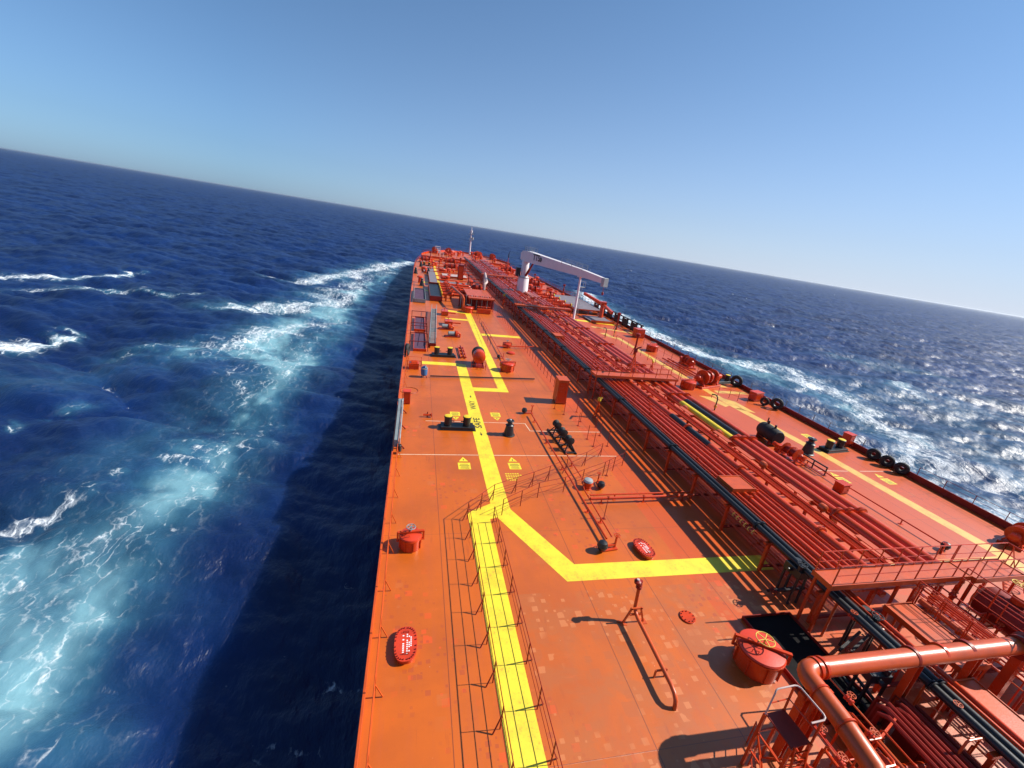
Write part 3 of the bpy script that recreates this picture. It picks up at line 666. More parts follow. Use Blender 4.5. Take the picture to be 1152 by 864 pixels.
dup(PED, (35.95, 29.0, 0), 0, 'black tapered roller pedestal on pink starboard deck beside the yellow line', None, 1.15)
dup(PED, (9.4, 157.5, 0), 0, 'tiny black roller pedestal far forward right of the yellow line')
for (x, y, l) in ((-.4, 136.2, 'tiny black chock at the far port edge, aft of the bow curve'), (3.4, 138.2, 'tiny black roller far forward, second row from the bow, port side'), (1.2, 157.6, 'tiny black roller just inside the far port rail'), (1.3, 112.0, 'larger black roller by the far port edge beside the black manifold tray')):
    dup(PED, (x, y, 0), 0, l, None, 1.3)
# row of three black roller stands beside the thin deck pipe
o = thing('roller_stand', 'black triple roller stand slanting beside the long thin deck pipe', 'roller stand', (12.35, 30.4, 0), R_(4))
f = MB(); f.box((-.42, 0, .06), (.1, 4.4, .12)); f.box((.42, 0, .06), (.1, 4.4, .12))
for k in range(4): f.box((0, -2.0+k*1.33, .06), (.84, .12, .1))
f.build('frame', M['black'], o)
for k in range(3):
    y = -1.45+k*1.4
    t = MB(); t.bar((-.42, y-.4, .1), (0, y, .85), .09); t.bar((-.42, y+.4, .1), (0, y, .85), .09); t.bar((.42, y-.35, .1), (0, y, .85), .09); t.bar((.42, y+.35, .1), (0, y, .85), .09)
    to = t.build('trestle', M['black'], o)
    MB().lathe([(.14, -.32), (.32, -.28), (.2, -.1), (.2, .1), (.32, .28), (.14, .32)], (0, y, .92), 16, 'Y').build('roller', M['rubber'], to)

# ------------------------------------------------------------------ thin deck pipes with their valve stands
def pipe(label, pts, r, mat='red', n=10, flange=None, name='deck_pipe', bands=(), supports=None, cat='pipe', group=None):
    base = Vector(pts[0]); o = thing(name, label, cat, base, 0, group); P = [Vector(p)-base for p in pts]
    MB().tube(P, r, n).build('pipe_run', M[mat], o)
    if flange:
        a, b = P[0], P[-1]
        if len(P) == 2:
            d = (b-a).normalized(); k = min(40, int((b-a).length/flange))
            for i in range(k):
                c = a+d*(flange*(i+.5)); e = d*(.035+r*.12)
                m = MB(); m.tube([c-e*1.2, c-e*.25], r*1.5, n+2); m.tube([c+e*.25, c+e*1.2], r*1.5, n+2); m.tube([c-e, c+e], r*1.05, 6)
                m.build('flange', M[mat], o)
    for (t0, t1, bm) in bands:
        a, b = P[0], P[-1]; d = (b-a).normalized()
        MB().tube([a+d*t0, a+d*t1], r*1.03, n+4).build('colour_band', M[bm], o)
    if supports:
        for q in supports:
            q = Vector(q)-base; MB().bar(q, (q.x, q.y, -base.z), .06).box((q.x, q.y, -base.z+.012), (.25, .2, .02)).build('pipe_foot', M[mat], o)
    return o
def arc(c, r, a0, a1, plane, k=7):
    out = []
    for i in range(k+1):
        a = R_(a0+(a1-a0)*i/k); u, v = math.cos(a)*r, math.sin(a)*r
        out.append({'xy': (c[0]+u, c[1]+v, c[2]), 'yz': (c[0], c[1]+u, c[2]+v), 'xz': (c[0]+u, c[1], c[2]+v)}[plane])
    return out
pipe('long thin red pipe lying fore and aft between two black ball valves', [(10.9, 35.2, .32), (10.95, 29, .32), (11.15, 18.2, .32)], .06, 'red', 8, supports=[(10.9, 34, .3), (10.93, 30, .3), (11.0, 26, .3), (11.1, 21, .3)])
pipe('second thin red pipe close beside the long one, ending at the low hatch', [(11.9, 27.9, .3), (11.95, 24.6, .3), (11.6, 23.0, .3), (11.55, 18.4, .3)], .045, 'red', 8, supports=[(11.9, 26.5, .3), (11.57, 20, .3)])
pipe('thin twin red pipe crossing to the pipe rack, left lower of two', [(11.6, 21.9, .38), (19.4, 22.15, .38)], .085, 'red', 10, 2.6, supports=[(12.4, 21.9, .38), (15.5, 22, .38), (18.5, 22.1, .38)])
pipe('thin red pipe crossing to the rack just beyond its lower twin', [(11.7, 22.25, .40), (19.4, 22.5, .40)], .06, 'red', 8, supports=[(13.5, 22.3, .38), (16.5, 22.4, .38)])
pipe('dark hose pipe crossing the deck at the second yellow stripe', [(1.9, 44.55, .16), (5, 44.75, .16), (8.5, 45.0, .16), (13.8, 45.35, .16)], .075, 'black', 8)
pipe('thin red pipe crossing from the little hatch to the port pipe rack', [(11.6, 58.2, .3), (17.4, 59.2, .3)], .08, 'red', 8, supports=[(13, 58.4, .3), (16, 59, .3)])
pipe('thin red fore and aft pipe left of the far yellow stripe', [(11.3, 47.2, .3), (11.6, 74, .3)], .06, 'red', 8, supports=[(11.4, 52, .3), (11.5, 64, .3)])
pipe('thin red pipe near the starboard rack edge, ending at a black valve', [(33.95, 28, .35), (33.8, 23, .35), (34.1, 16.6, .35)], .05, 'red', 8, supports=[(33.95, 27, .35), (33.8, 23, .35), (34, 19, .35)])
pipe('red starboard deck pipe left of two beyond the red winch', [(37.3, 57.5, .4), (37.6, 49.3, .4)], .11, 'red', 10, 3)
pipe('red starboard deck pipe right of two beyond the red winch', [(38.2, 57.5, .4), (38.4, 49.3, .4)], .11, 'red', 10, 3)
def ball_valve(loc, rz, label, ball='black', s=1.0):
    o = thing('deck_valve', label, 'valve', loc, rz)
    MB().lathe([(.03, 0), (.2*s, .06), (.27*s, .24*s), (.2*s, .44*s), (.04, .5*s)], (0, 0, .08), 16).build('valve_body', M[ball], o)
    f = MB(); f.bar((.1, 0, .25), (.75*s, .05, .25), .08); f.bar((.75*s, .05, .02), (.75*s, .05, .72*s), .07); f.box((.4*s, 0, .05), (.9*s, .22, .05)); f.build('bracket', M['red'], o)
    MB().wheel((.75*s, .05, .76*s), .15*s, .016).build('handwheel', M['red'], o)
    return o
BV = ball_valve((10.4, 35.85, 0), R_(5), 'black ball valve with bracket at the far end of the long thin pipe')
dup(BV, (10.65, 17.6, 0), R_(8), 'black ball valve with bracket above the near yellow cross stripe', None, 1.15)
dup(BV, (13.05, 23.55, 0), R_(80), 'small black valve right of the grey topped pipe stub')
dup(BV, (34.2, 16.4, 0), R_(200), 'black ball valve on the pink starboard deck near the railed platform')
dup(BV, (10.9, 53.2, 0), R_(10), 'small dark valve right of the far yellow stripe, beyond the red hatch', None, .9)
o = thing('pipe_stub', 'short red pipe stub with a grey cap near the twin crossing pipes', 'pipe stub', (12.1, 23.65, 0))
MB().lathe([(.34, 0), (.34, .04), (.26, .05), (.26, .42), (.36, .43), (.36, .5), (.2, .52)], n=18).build('stub', M['red'], o)
MB().lathe([(.3, .52), (.33, .56), (.28, .68), (.08, .74)], n=18).build('cap', M['galv'], o)
o = thing('pipe_stub', 'low red pipe stub with flange at the white line, port side', 'pipe stub', (1.45, 34.4, 0))
MB().tube([(-.35, 0, .22), (.35, 0, .22)], .09, 10).build('stub', M['red'], o); MB().tube([(.3, 0, .22), (.38, 0, .22)], .17, 12).build('flange', M['red'], o)
MB().bar((0, 0, 0), (0, 0, .5), .08).build('stem', M['darkred'], o)

# standpipe with the hairpin pipe near the camera
o = thing('standpipe', 'tall orange standpipe with valve head and hairpin pipe running aft along deck', 'standpipe', (10.3, 13.05, 0))
MB().tube([(.02, .28, 2.0), (.02, .2, 1.3), (0, .12, .75)] + [(.0, .02, .62), (-.0, -.1, .56), (-.02, -.3, .54)] + [(-.05, -1.6, .52), (-.1, -3.2, .5), (-.12, -3.5, .46), (-.14, -3.68, .34), (-.15, -3.74, .18), (-.15, -3.76, 0)], .085, 12).build('pipe_run', M['orange'], o)
m = MB(); m.cyl((.02, .28, 1.72), .14, .12, 14); m.cyl((.02, .28, 1.9), .13, .06, 14); m.tube([(.02, .28, 1.96), (.03, .3, 2.12)], .11, 12); m.lathe([(.06, 0), (.15, .04), (.16, .14), (.08, .2)], (-.14, .24, 2.02), 14); m.build('valve_head', M['darkred'], o)
MB().cyl((-.14, .24, 2.22), .07, .05, 10).build('vent_cap', M['glassfibre'], o)
s = MB(); s.bar((-.5, -.0, .02), (-.22, .0, .86), .07); s.bar((.5, 0, .02), (.2, 0, .86), .07); s.bar((-.3, 0, .82), (.3, 0, .82), .07); s.bar((-.28, -.02, .5), (.28, -.02, .5), .07); s.bar((-.75, .1, .02), (-.5, .0, .02), .06); s.box((-.5, 0, .012), (.3, .3, .02)); s.box((.5, 0, .012), (.3, .3, .02)); s.build('support_frame', M['orange'], o)
s = MB(); s.bar((-.34, -2.55, .02), (-.34, -2.55, .4), .06); s.bar((-.34, -2.55, .38), (.12, -2.55, .38), .06); s.bar((.12, -2.55, .02), (.12, -2.55, .44), .06); s.build('pipe_foot', M['orange'], o)

# ------------------------------------------------------------------ lockers, monitors, stanchions
def locker(loc, d, rz, label, mat='orange'):
    o = thing('deck_locker', label, 'locker', loc, rz)
    MB().box((0, 0, d[2]/2+.08), d).build('cabinet', M[mat], o)
    MB().box((0, 0, d[2]+.11), (d[0]+.1, d[1]+.1, .06)).build('roof', M[mat], o)
    q = MB().box((0, -d[1]/2-.015, d[2]*.5+.08), (d[0]*.8, .03, d[2]*.84)).build('door', M['red'], o)
    MB().bar((d[0]*.28, -d[1]/2-.05, d[2]*.5), (d[0]*.28, -d[1]/2-.05, d[2]*.62), .04).build('handle', M['darkred'], q)
    MB().box((0, 0, .04), (d[0]*.92, d[1]*.92, .08)).build('plinth', M['darkred'], o)
    return o
locker((14.85, 39.1, 0), (1.05, 1.35, 2.45), R_(-3), 'tall orange locker standing alone left of the pipe rack')
locker((-.35, 37.3, 0), (.6, .6, 1.1), 0, 'small red fire box at the port rail above the grey gangway', 'redbright')
locker((41.3, 42.2, 0), (1.4, .9, 1.0), R_(12), 'red box by the starboard rail between the single and paired tyres', 'redbright')
locker((42.2, 30.6, .3), (.75, .75, .95), R_(10), 'small bright red box at the starboard rail by the three tyres', 'redbright')
locker((32.95, 22.9, 0), (.75, .7, .7), R_(5), 'small red drum shaped box at the right edge of the pipes', 'red')
locker((40.9, 72.6, 0), (1.6, 1.6, 1.5), R_(4), 'distant red box at the aft end of the black starboard fence', 'red')
def monitor(loc, rz, label, h=2.2, tip='yellow', s=1.0):
    o = thing('fire_monitor', label, 'fire monitor', loc, rz)
    t = MB()
    for a in (90, 210, 330): t.bar((.48*math.cos(R_(a)), .48*math.sin(R_(a)), 0), (.08*math.cos(R_(a)), .08*math.sin(R_(a)), h*.6), .07)
    t.bar((.3, -.17, h*.28), (-.3, -.17, h*.28), .05); t.bar((0, .35, h*.28), (.3, -.17, h*.28), .05); t.bar((0, .35, h*.28), (-.3, -.17, h*.28), .05)
    t.build('tripod', M['red'], o)
    MB().tube([(0, 0, 0), (0, 0, h*.78)], .085, 10).build('riser', M['red'], o)
    MB().lathe([(.1, h*.78), (.17, h*.8), (.17, h*.9), (.1, h*.93)], n=14).build('swivel', M[tip], o)
    MB().tube([(0, 0, h*.9), (-.05, -.2, h*.96), (-.12, -.75, h*1.06)], [.09, .085, .06], 10).build('nozzle', M[tip], o)
    return o
MON = monitor((17.5, 35.5, 0), 0, 'red tripod fire monitor with yellow head left of the pipe rack')
monitor((23.6, 41.6, 2.8), R_(20), 'dark fire monitor standing on the pipe crossover platform', 3.0, 'darkred')
monitor((30.5, 152, 0), R_(20), 'tall dark monitor mast forward of the white crane', 8.5, 'black')
dup(MON, (18.9, 94, 0), R_(30), 'red monitor beside the manifold platform', None, 1.2)
dup(MON, (31.5, 50.5, 0), R_(200), 'small red monitor at the starboard edge of the pipe rack', None, .9)
SG = 'thin stanchions left of the pipe rack'
S0 = None
for i, (x, y) in enumerate(((13.8, 37.2), (14.35, 35.9), (14.95, 33.5), (14.85, 30.9), (14.9, 29.6), (16.2, 29.7), (15.5, 34.4), (15.9, 36.6), (16.3, 31.6), (16.6, 33.3), (14.2, 25.2), (11.95, 20.35))):
    if S0 is None:
        S0 = thing('chain_stanchion', 'thin dark red stanchion standing left of the pipe rack', 'stanchion', (x, y, 0), 0, SG)
        MB().tube([(0, 0, 0), (0, 0, 1.25)], .025, 6).build('post', M['darkred'], S0); MB().box((0, 0, .01), (.2, .2, .02)).build('foot', M['darkred'], S0); MB().torus((0, 0, 1.27), .05, .014, 10, 5, 'X').build('eye', M['darkred'], S0)
    else: dup(S0, (x, y, 0), 0)

# ------------------------------------------------------------------ port edge fittings
o = thing('stowed_gangway', 'grey boxed gangway beam stowed upright along the port rail', 'gangway', (-.75, 32, 0))
b = MB(); b.box((-.12, 0, .75), (.28, 7.6, .6)); b.build('beam', M['grey'], o)
b = MB(); b.tube([(.12, -3.8, 1.15), (.12, 3.6, 1.15)], .035, 8); b.tube([(.12, -3.8, .5), (.12, 3.6, .5)], .035, 8)
for k in range(9): b.bar((.12, -3.8+k*.92, .5), (.12, -3.8+k*.92, 1.15), .05)
b.build('side_frame', M['galv'], o)
b = MB()
for y in (-3.2, 0, 3.0): b.bar((.0, y, 0), (.0, y, .6), .14); b.bar((.45, y, .02), (.0, y, .5), .07)
b.build('cradle', M['darkred'], o)
MB().cyl((.1, -3.9, .2), .18, .5, 14).build('end_roller', M['black'], o)
MB().cyl((-.1, 3.95, .2), .22, .7, 14).build('end_roller', M['galv'], o)
def tyre(loc, R, r, axis, rz, label, group=None, lean=0):
    o = thing('tyre_fender', label, 'tyre', loc, rz, group)
    t = MB(); t.torus((0, 0, R+r), R, r, 30, 12, 'Y', 0, lean); t.build('tyre_body', M['rubber'], o)
    MB().torus((0, 0, R+r), R*.78, r*.55, 24, 8, 'Y', 0, lean).build('inner_rim', M['black'], o)
    l = MB().tube([(0, 0, 2*R+1.9*r), (.05, .12, 2*R+2.2*r), (.1, .3, 2*R+1.2*r)], .03, 6); l.build('lashing', M['galv'], o)
    return o
for (x, y, l) in ((42.35, 28.0, 'black tyre on the starboard edge, farthest of the row of three'), (42.4, 26.75, 'black tyre on the starboard edge, middle of the row of three'), (42.45, 25.5, 'black tyre on the starboard edge, nearest of the row of three')):
    tyre((x, y, 0), .36, .20, 'Y', R_(-52), l)
tyre((42.3, 47.1, 0), .54, .23, 'Y', R_(-52), 'big lone black tyre on the starboard edge beyond the red box')
tyre((41.9, 39.5, 0), .5, .2, 'Y', R_(-52), 'black tyre pair member nearest the camera by the starboard rail')
tyre((41.2, 40.6, 0), .36, .15, 'Y', R_(-52), 'smaller black tyre leaning behind the pair by the starboard rail')
tyre((-.7, 51.8, 0), .55, .24, 'Y', R_(80), 'black tyre against the port rail near the blue air motor')
def winch(loc, rz, label, s=1.0, drum='red', frame='red', width=1.6):
    o = thing('mooring_winch', label, 'winch', loc, rz); o.scale = (s,)*3
    MB().box((0, 0, .1), (width+1.6, 1.5, .2)).build('bedplate', M[frame], o)
    d = MB().lathe([(.2, -width/2-.06), (.78, -width/2-.06), (.78, -width/2), (.36, -width/2+.02), (.36, -.06), (.66, -.05), (.66, .05), (.36, .06), (.36, width/2-.02), (.78, width/2), (.78, width/2+.06), (.2, width/2+.06)], (0, 0, .98), 24, 'X'); d.build('drum', M[drum], o)
    MB().lathe([(.45, -width*.48), (.5, -width*.25), (.52, 0), (.5, width*.25), (.45, width*.48)], (0, 0, .98), 20, 'X').build('rope', M['darkred'], o)
    for x in (-width/2-.32, width/2+.32):
        f = MB(); f.bar((x, -.6, .2), (x, -.08, 1.1), .14); f.bar((x, .6, .2), (x, .08, 1.1), .14); f.cyl((x-.09, 0, .98), .2, .18, 14, 'X'); f.build('bearing_frame', M[frame], o)
    MB().box((width/2+.75, .1, .65), (.55, .8, .9)).build('gearbox', M[frame], o)
    MB().cyl((width/2+1.0, .1, .85), .26, .6, 16, 'X').build('motor', M[frame], o)
    MB().lathe([(.2, 0), (.34, .05), (.22, .2), (.22, .4), (.34, .55), (.2, .6)], (-width/2-1.0, 0, .98), 18, 'X').build('warping_head', M[frame], o)
    MB().wheel((.3, -.95, 1.1), .22, .02, 'Y').build('handwheel', M[frame], o)
    return o
o = thing('hose_davit_base', 'red railed winch frame at the port edge beyond the white lines', 'winch', (.15, 47.3, 0))
b = MB(); b.box((0, 0, .35), (1.1, .9, .7)); b.cyl((-.3, 0, .65), .3, .7, 14, 'X'); b.build('winch_body', M['red'], o)
b = MB()
for x, y in ((-.7, -.7), (.8, -.7), (.8, .7), (-.7, .7)): b.bar((x, y, 0), (x, y, 1.15), .05)
for z in (.6, 1.13): b.tube([(-.7, -.7, z), (.8, -.7, z), (.8, .7, z), (-.7, .7, z), (-.7, -.7, z)], .022, 6)
b.build('guard_rail', M['red'], o)
o = thing('air_motor', 'upright blue air motor on a stand near the port edge', 'motor', (1.25, 44.5, 0))
MB().lathe([(.2, .2), (.33, .3), (.36, .8), (.3, 1.1), (.14, 1.25)], n=18).build('motor_body', M['blue'], o)
b = MB(); b.bar((-.3, -.2, 0), (-.15, -.1, .4), .07); b.bar((.3, -.2, 0), (.15, -.1, .4), .07); b.bar((0, .3, 0), (0, .15, .4), .07); b.build('stand', M['darkred'], o)
MB().tube([(0, 0, 1.2), (.1, -.2, 1.38), (.3, -.3, 1.1)], .05, 8).build('air_hose', M['grey'], o)
MB().lathe([(.34, 0), (.36, .03), (.36, .1), (.34, .13)], (0, 0, .95), 18).build('band', M['galv'], o)
# big red drum with dark cover
o = thing('foam_tank', 'round red drum with a dark cover between the two yellow stripes', 'tank', (7.75, 49.8, 0), R_(-3)); o.scale = (.88,)*3
MB().lathe([(.1, -1.35), (.6, -1.3), (.84, -1.12), (.86, -1.0), (.86, .4)], (0, 0, 1.45), 28, 'Y').build('drum_shell', M['red'], o)
MB().lathe([(.885, .1), (.9, .15), (.9, 1.25), (.7, 1.45), (.1, 1.5)], (0, 0, 1.45), 28, 'Y').build('cover', M['rubber'], o)
b = MB()
for y in (-.8, .9):
    for x in (-.62, .62): b.bar((x, y, 0), (x*.85, y, 1.0), .12)
    b.box((0, y, .62), (1.3, .12, .25))
b.box((0, 0, .05), (1.6, 2.6, .1)); b.build('cradle', M['darkred'], o)
b = MB()
for x, y in ((-.2, -2.0), (.9, -2.0), (1.0, -.8), (-1.0, -1.4)): b.bar((x, y, 0), (x, y, 1.1), .05)
b.tube([(-1.0, -1.4, 1.08), (-.2, -2.0, 1.08), (.9, -2.0, 1.08), (1.0, -.8, 1.08)], .022, 6); b.tube([(-1.0, -1.4, .55), (-.2, -2.0, .55), (.9, -2.0, .55), (1.0, -.8, .55)], .018, 6); b.build('guard_rail', M['red'], o)
o = thing('hose_rack', 'pair of low red hose rails lying left of the round red drum', 'rack', (6.2, 54.5, 0))
b = MB()
for x in (-.35, .35): b.box((x, 0, .2), (.1, 5, .1))
for k in range(4): b.box((0, -2.1+k*1.4, .12), (.7, .1, .2))
b.build('rail_frame', M['red'], o); MB().tube([(0, -2.4, .32), (.05, 0, .3), (0, 2.4, .32)], .09, 8).build('hose', M['darkred'], o)
# grey ladder frame and dark trays amidships
o = thing('gangway_ladder', 'long grey aluminium gangway ladder stowed on deck near the port edge', 'gangway', (2.45, 57, 0), R_(-2.2))
b = MB()
for x in (-.42, .42):
    b.box((x, 11, .7), (.08, 24, .2)); b.tube([(x, -1, 1.45), (x, 23, 1.45)], .035, 6)
    for k in range(13): b.bar((x, -1+k*2, .7), (x, -1+k*2, 1.45), .05)
b.build('side_frame', M['galv'], o)
b = MB()
for k in range(40): b.box((0, -.7+k*.6, .66), (.8, .32, .05))
b.build('tread', M['grey'], o)
b = MB()
for y in (0, 8, 16, 22): b.box((0, y, .3), (1.0, .15, .6))
b.build('cradle', M['darkred'], o)
for k, (y, l) in enumerate(((58.5, 'dark violet drip tray with red frame at the port edge, nearer one'), (69.0, 'dark violet drip tray with red frame at the port edge, farther one'))):
    o = thing('drip_tray', l, 'tray', (.8, y, 0))
    MB().box((0, 0, .16), (1.45, 8.6, .06)).build('tray_floor', M['violet'], o)
    b = MB()
    for x in (-.78, .78): b.box((x, 0, .18), (.09, 8.9, .36))
    for yy in (-4.4, 4.4): b.box((0, yy, .18), (1.46, .1, .36))
    b.build('coaming', M['red'], o)
    b = MB()
    for yy in (-4.3, 0, 4.3): b.bar((-1.3, yy, .02), (-1.3, yy, 1.3), .08); b.bar((1.0, yy, .02), (1.0, yy, 1.3), .08); b.bar((-1.3, yy, 1.28), (1.0, yy, 1.28), .08)
    b.build('portal_frame', M['darkred'], o)
def pump(loc, rz, label):
    o = thing('deck_pump', label, 'pump', loc, rz)
    MB().cyl((-.6, 0, .5), .32, .9, 16, 'X').build('motor', M['grey'], o); MB().lathe([(.2, 0), (.45, .1), (.45, .4), (.2, .5)], (.35, 0, .5), 16, 'X').build('casing', M['red'], o)
    MB().tube([(.6, 0, .6), (1.0, 0, .6), (1.2, 0, .4), (1.2, 0, 0)], .12, 10).build('suction_pipe', M['red'], o); MB().box((0, 0, .08), (2.2, .9, .16)).build('bedplate', M['darkred'], o)
    return o
PU = pump((4.8, 67.3, 0), R_(5), 'red deck pump with grey motor right of the grey gangway ladder')
dup(PU, (5.5, 62.8, 0), R_(8), 'second red deck pump aft of the grey motored one')

# ------------------------------------------------------------------ the pipe rack
Y0, Y1 = -6, 196
for x, r, z, l in ((19.33, .155, 2.1, 'black pipe at the left edge of the rack, outer of the black pair'), (19.70, .155, 2.1, 'black pipe at the left edge of the rack, inner of the black pair')):
    pipe(l, [(x, Y0, z), (x, Y1, z)], r, 'black', 12, 9.1)
for i, (x, r) in enumerate(((19.99, .05), (20.36, .105), (20.95, .165), (21.48, .15), (21.98, .14), (22.34, .06))):
    pipe(('thin red rack pipe, %s right of the black pair' % ('first', 'second', 'third', 'fourth', 'fifth', 'sixth')[i]), [(x, Y0 if i < 2 else 12.9, 2.24-r), (x, Y1-6*i, 2.24-r)], r, 'red', 10, 11.3 + i*.7)
pipe('thick red rack pipe with a black colour band left of the cable tray', [(22.9, 12.7, 2.08), (22.9, Y1, 2.08)], .27, 'red', 16, 6.6, bands=((13.4, 19.0, 'black'),))
pipe('thick red cargo pipe with yellow band, left of the three right hand ones', [(25.95, 12.8, 2.02), (25.95, 190, 2.02)], .33, 'red', 18, 9.6, bands=((14.6, 22.1, 'yellow'),))
pipe('thick red cargo pipe with black band, middle of the three right hand ones', [(26.83, 12.8, 2.02), (26.83, 190, 2.02)], .33, 'red', 18, 9.6, bands=((15.1, 22.7, 'black'),))
pipe('thick red cargo pipe on the far right of the rack', [(27.69, 12.8, 2.02), (27.69, 190, 2.02)], .33, 'red', 18, 9.6)
for x, z, r, l in ((20.05, .4, .09, 'low red pipe on deck below the rack, leftmost'), (20.5, .55, .13, 'low red pipe on deck under the second thin rack pipe'), (21.4, .5, .14, 'low red pipe on deck under the thin rack pipes'), (24.6, .5, .2, 'low red pipe on deck under the cable tray'), (28.6, .6, .1, 'low thin red pipe along the right side of the rack')):
    pipe(l, [(x, 9 if x < 20 else 13, z), (x, 185, z)], r, 'red', 10, 8.3)
# cable tray and flat covers between the pipes
o = thing('cable_tray', 'long red slatted cable tray between the thick rack pipes', 'cable tray', (23.95, 12.6, 2.2))
b = MB()
for x in (-.3, .3): b.box((x, 85, .05), (.03, 170, .14))
for k in range(9): b.tube([(-.24+k*.06, 0, .03), (-.24+k*.06, 170, .03)], .016, 5)
b.build('tray', M['red'], o)
b = MB()
for k in range(56): b.box((0, 1+k*3.03, -.05), (.6, .12, .05))
b.build('rung', M['darkred'], o)
CG = 'flat orange covers on the pipe rack'
cv = None
for k in range(18):
    y = 14.5+k*4.3+(k % 3)*.8
    if cv is None:
        cv = thing('cable_cover', 'flat orange cover plate beside the cable tray on the rack', 'cover plate', (24.85, y, 2.22), 0, CG); MB().box((0, 0, .1), (.42, 1.9, .05)).build('plate', M['orange'], cv); MB().box((0, 0, .03), (.1, 1.7, .1)).build('bracket', M['red'], cv)
    else: dup(cv, (24.85+(.05 if k % 2 else 0), y, 2.22))
EG = 'expansion loops and couplings along the pipe rack'
cp = None
for k in range(24):
    y = 13+k*5.1
    if cp is None:
        cp = thing('pipe_coupling', 'round orange pipe coupling beside the cable tray on the rack', 'coupling', (25.3, y, 2.2), 0, EG)
        MB().lathe([(.1, -.25), (.24, -.18), (.26, 0), (.24, .18), (.1, .25)], (0, 0, 0), 16, 'Y').build('sleeve', M['orange'], cp); MB().bar((0, 0, -.9), (0, 0, -.1), .1).build('foot', M['red'], cp)
    else: dup(cp, (25.3, y, 2.2))
pipe('slim red pipe beside the cable tray', [(24.45, 11, 2.25), (24.45, 180, 2.25)], .05, 'red', 8)
pipe('slim red pipe left of the yellow banded cargo pipe', [(25.45, 11, 2.05), (25.45, 180, 2.05)], .07, 'red', 8)
PG = 'steel portal frames carrying the rack pipes'
pf = None
for k in range(56):
    y = 2.2+k*3.35
    if pf is None:
        pf = thing('pipe_support', 'red steel portal frame carrying the deck pipes of the rack', 'pipe support', (23.6, y, 0), 0, PG)
        MB().box((0, 0, 1.86), (9.3, .16, .16)).build('crossbeam', M['red'], pf); MB().box((.1, 0, .3), (8.9, .14, .12)).build('sill_beam', M['darkred'], pf)
        for x in (-4.35, -1.2, 1.6, 4.45): MB().box((x, 0, .92), (.15, .15, 1.84)).build('leg', M['red'], pf)
    else: dup(pf, (23.6, y, 0))
# small working platforms over the thin pipes
def plat(label, x0, x1, y0, y1, z, mat='orange', rails=True, sides='NS', legs=True, cat='platform', rmat='red', hr=1.1, step=1.3):
    o = thing('access_platform', label, cat, ((x0+x1)/2, (y0+y1)/2, 0)); w, d = x1-x0, y1-y0
    MB().box((0, 0, z-.04), (w, d, .08)).build('floor_plate', M[mat], o)
    b = MB()
    for s in (-1, 1): b.box((0, s*(d/2+.03), z-.09), (w+.12, .05, .28)); b.box((s*(w/2+.03), 0, z-.09), (.05, d, .26))
    b.build('edge_beam', M['orange'], o)
    if legs:
        for x in np.linspace(-w/2+.1, w/2-.1, max(2, int(w/3)+1)):
            for y in (-d/2+.1, d/2-.1): MB().bar((x, y, 0), (x, y, z-.1), .11).build('leg', M[rmat], o)
    if rails:
        segs = {'N': [(-w/2, d/2), (w/2, d/2)], 'S': [(-w/2, -d/2), (w/2, -d/2)], 'W': [(-w/2, -d/2), (-w/2, d/2)], 'E': [(w/2, -d/2), (w/2, d/2)]}
        for s in sides:
            a, c = (Vector((*q, z)) for q in segs[s])
            for f in (1., .5): MB().tube([a+Vector((0, 0, hr*f)), c+Vector((0, 0, hr*f))], .026 if f == 1 else .018, 6).build('hand_rail', M[rmat], o)
            k = max(1, round((c-a).length/step))
            for i in range(k+1):
                q = a+(c-a)*i/k; MB().bar(q, q+Vector((0, 0, hr)), .06, .03).build('rail_post', M[rmat], o)
    return o
plat('small flat orange platform lying on the thin rack pipes', 20.1, 21.7, 19.85, 21.3, 2.42, rails=False, legs=False)
plat('tiny orange platform on the rack pipes beyond the crossover', 19.9, 21.2, 58.2, 60.2, 2.42, rails=False, legs=False)
plat('long orange crossover platform spanning the pipe rack amidships', 18.9, 28.6, 40.2, 41.7, 2.75, sides='NS', step=1.4)
plat('far orange crossover platform beneath the white crane', 18.6, 29.8, 80.0, 81.6, 2.75, sides='NS', step=1.6)
plat('distant crossover platform over the rack near the bow', 18.5, 29.5, 128, 130, 2.75, sides='NS', step=2)

# ------------------------------------------------------------------ near right corner: railed platform, big elbow pipe, valves
plat('near railed platform with pale orange floor crossing the pipes', 18.6, 27.0, 11.6, 12.5, 2.95, 'orange', sides='NS', step=1.25)
plat('right part of the near railed crossing with stair head', 27.1, 30.4, 11.4, 12.5, 2.95, 'orange', sides='NSE', step=1.1)
plat('long flat orange catwalk running aft from the near platform', 21.75, 23.3, 8.2, 11.2, 1.95, 'orange', sides='E', step=1.1)
plat('flat orange catwalk plate below the big transverse pipe', 20.4, 21.7, 5.2, 7.75, 1.95, 'orange', rails=False)
railing('upper red railing along the right side of the aft catwalk', 'railing', [(25.4, 11.1, 2.9), (25.4, 5.0, 2.9)], 1.1, 1.2, 'red', (1., .5), .028, None, .07)
railing('outermost red stair railing at the near right edge', 'railing', [(30.6, 11.2, 2.9), (31.6, 6.0, 2.2)], 1.1, 1.3, 'red', (1., .5), .028, None, .07)
o = thing('access_stair', 'red steel stair leading down from the near platform to the pink deck', 'stair', (30.6, 11.9, 0))
b = MB()
for s in (-.45, .45): b.bar((0, s, 2.9), (2.2, s, .05), .06, .22)
b.build('stringer', M['red'], o)
b = MB()
for k in range(10): b.box((.2+k*.2, 0, 2.6-k*.26), (.22, .86, .03))
b.build('tread', M['orange'], o)
b = MB()
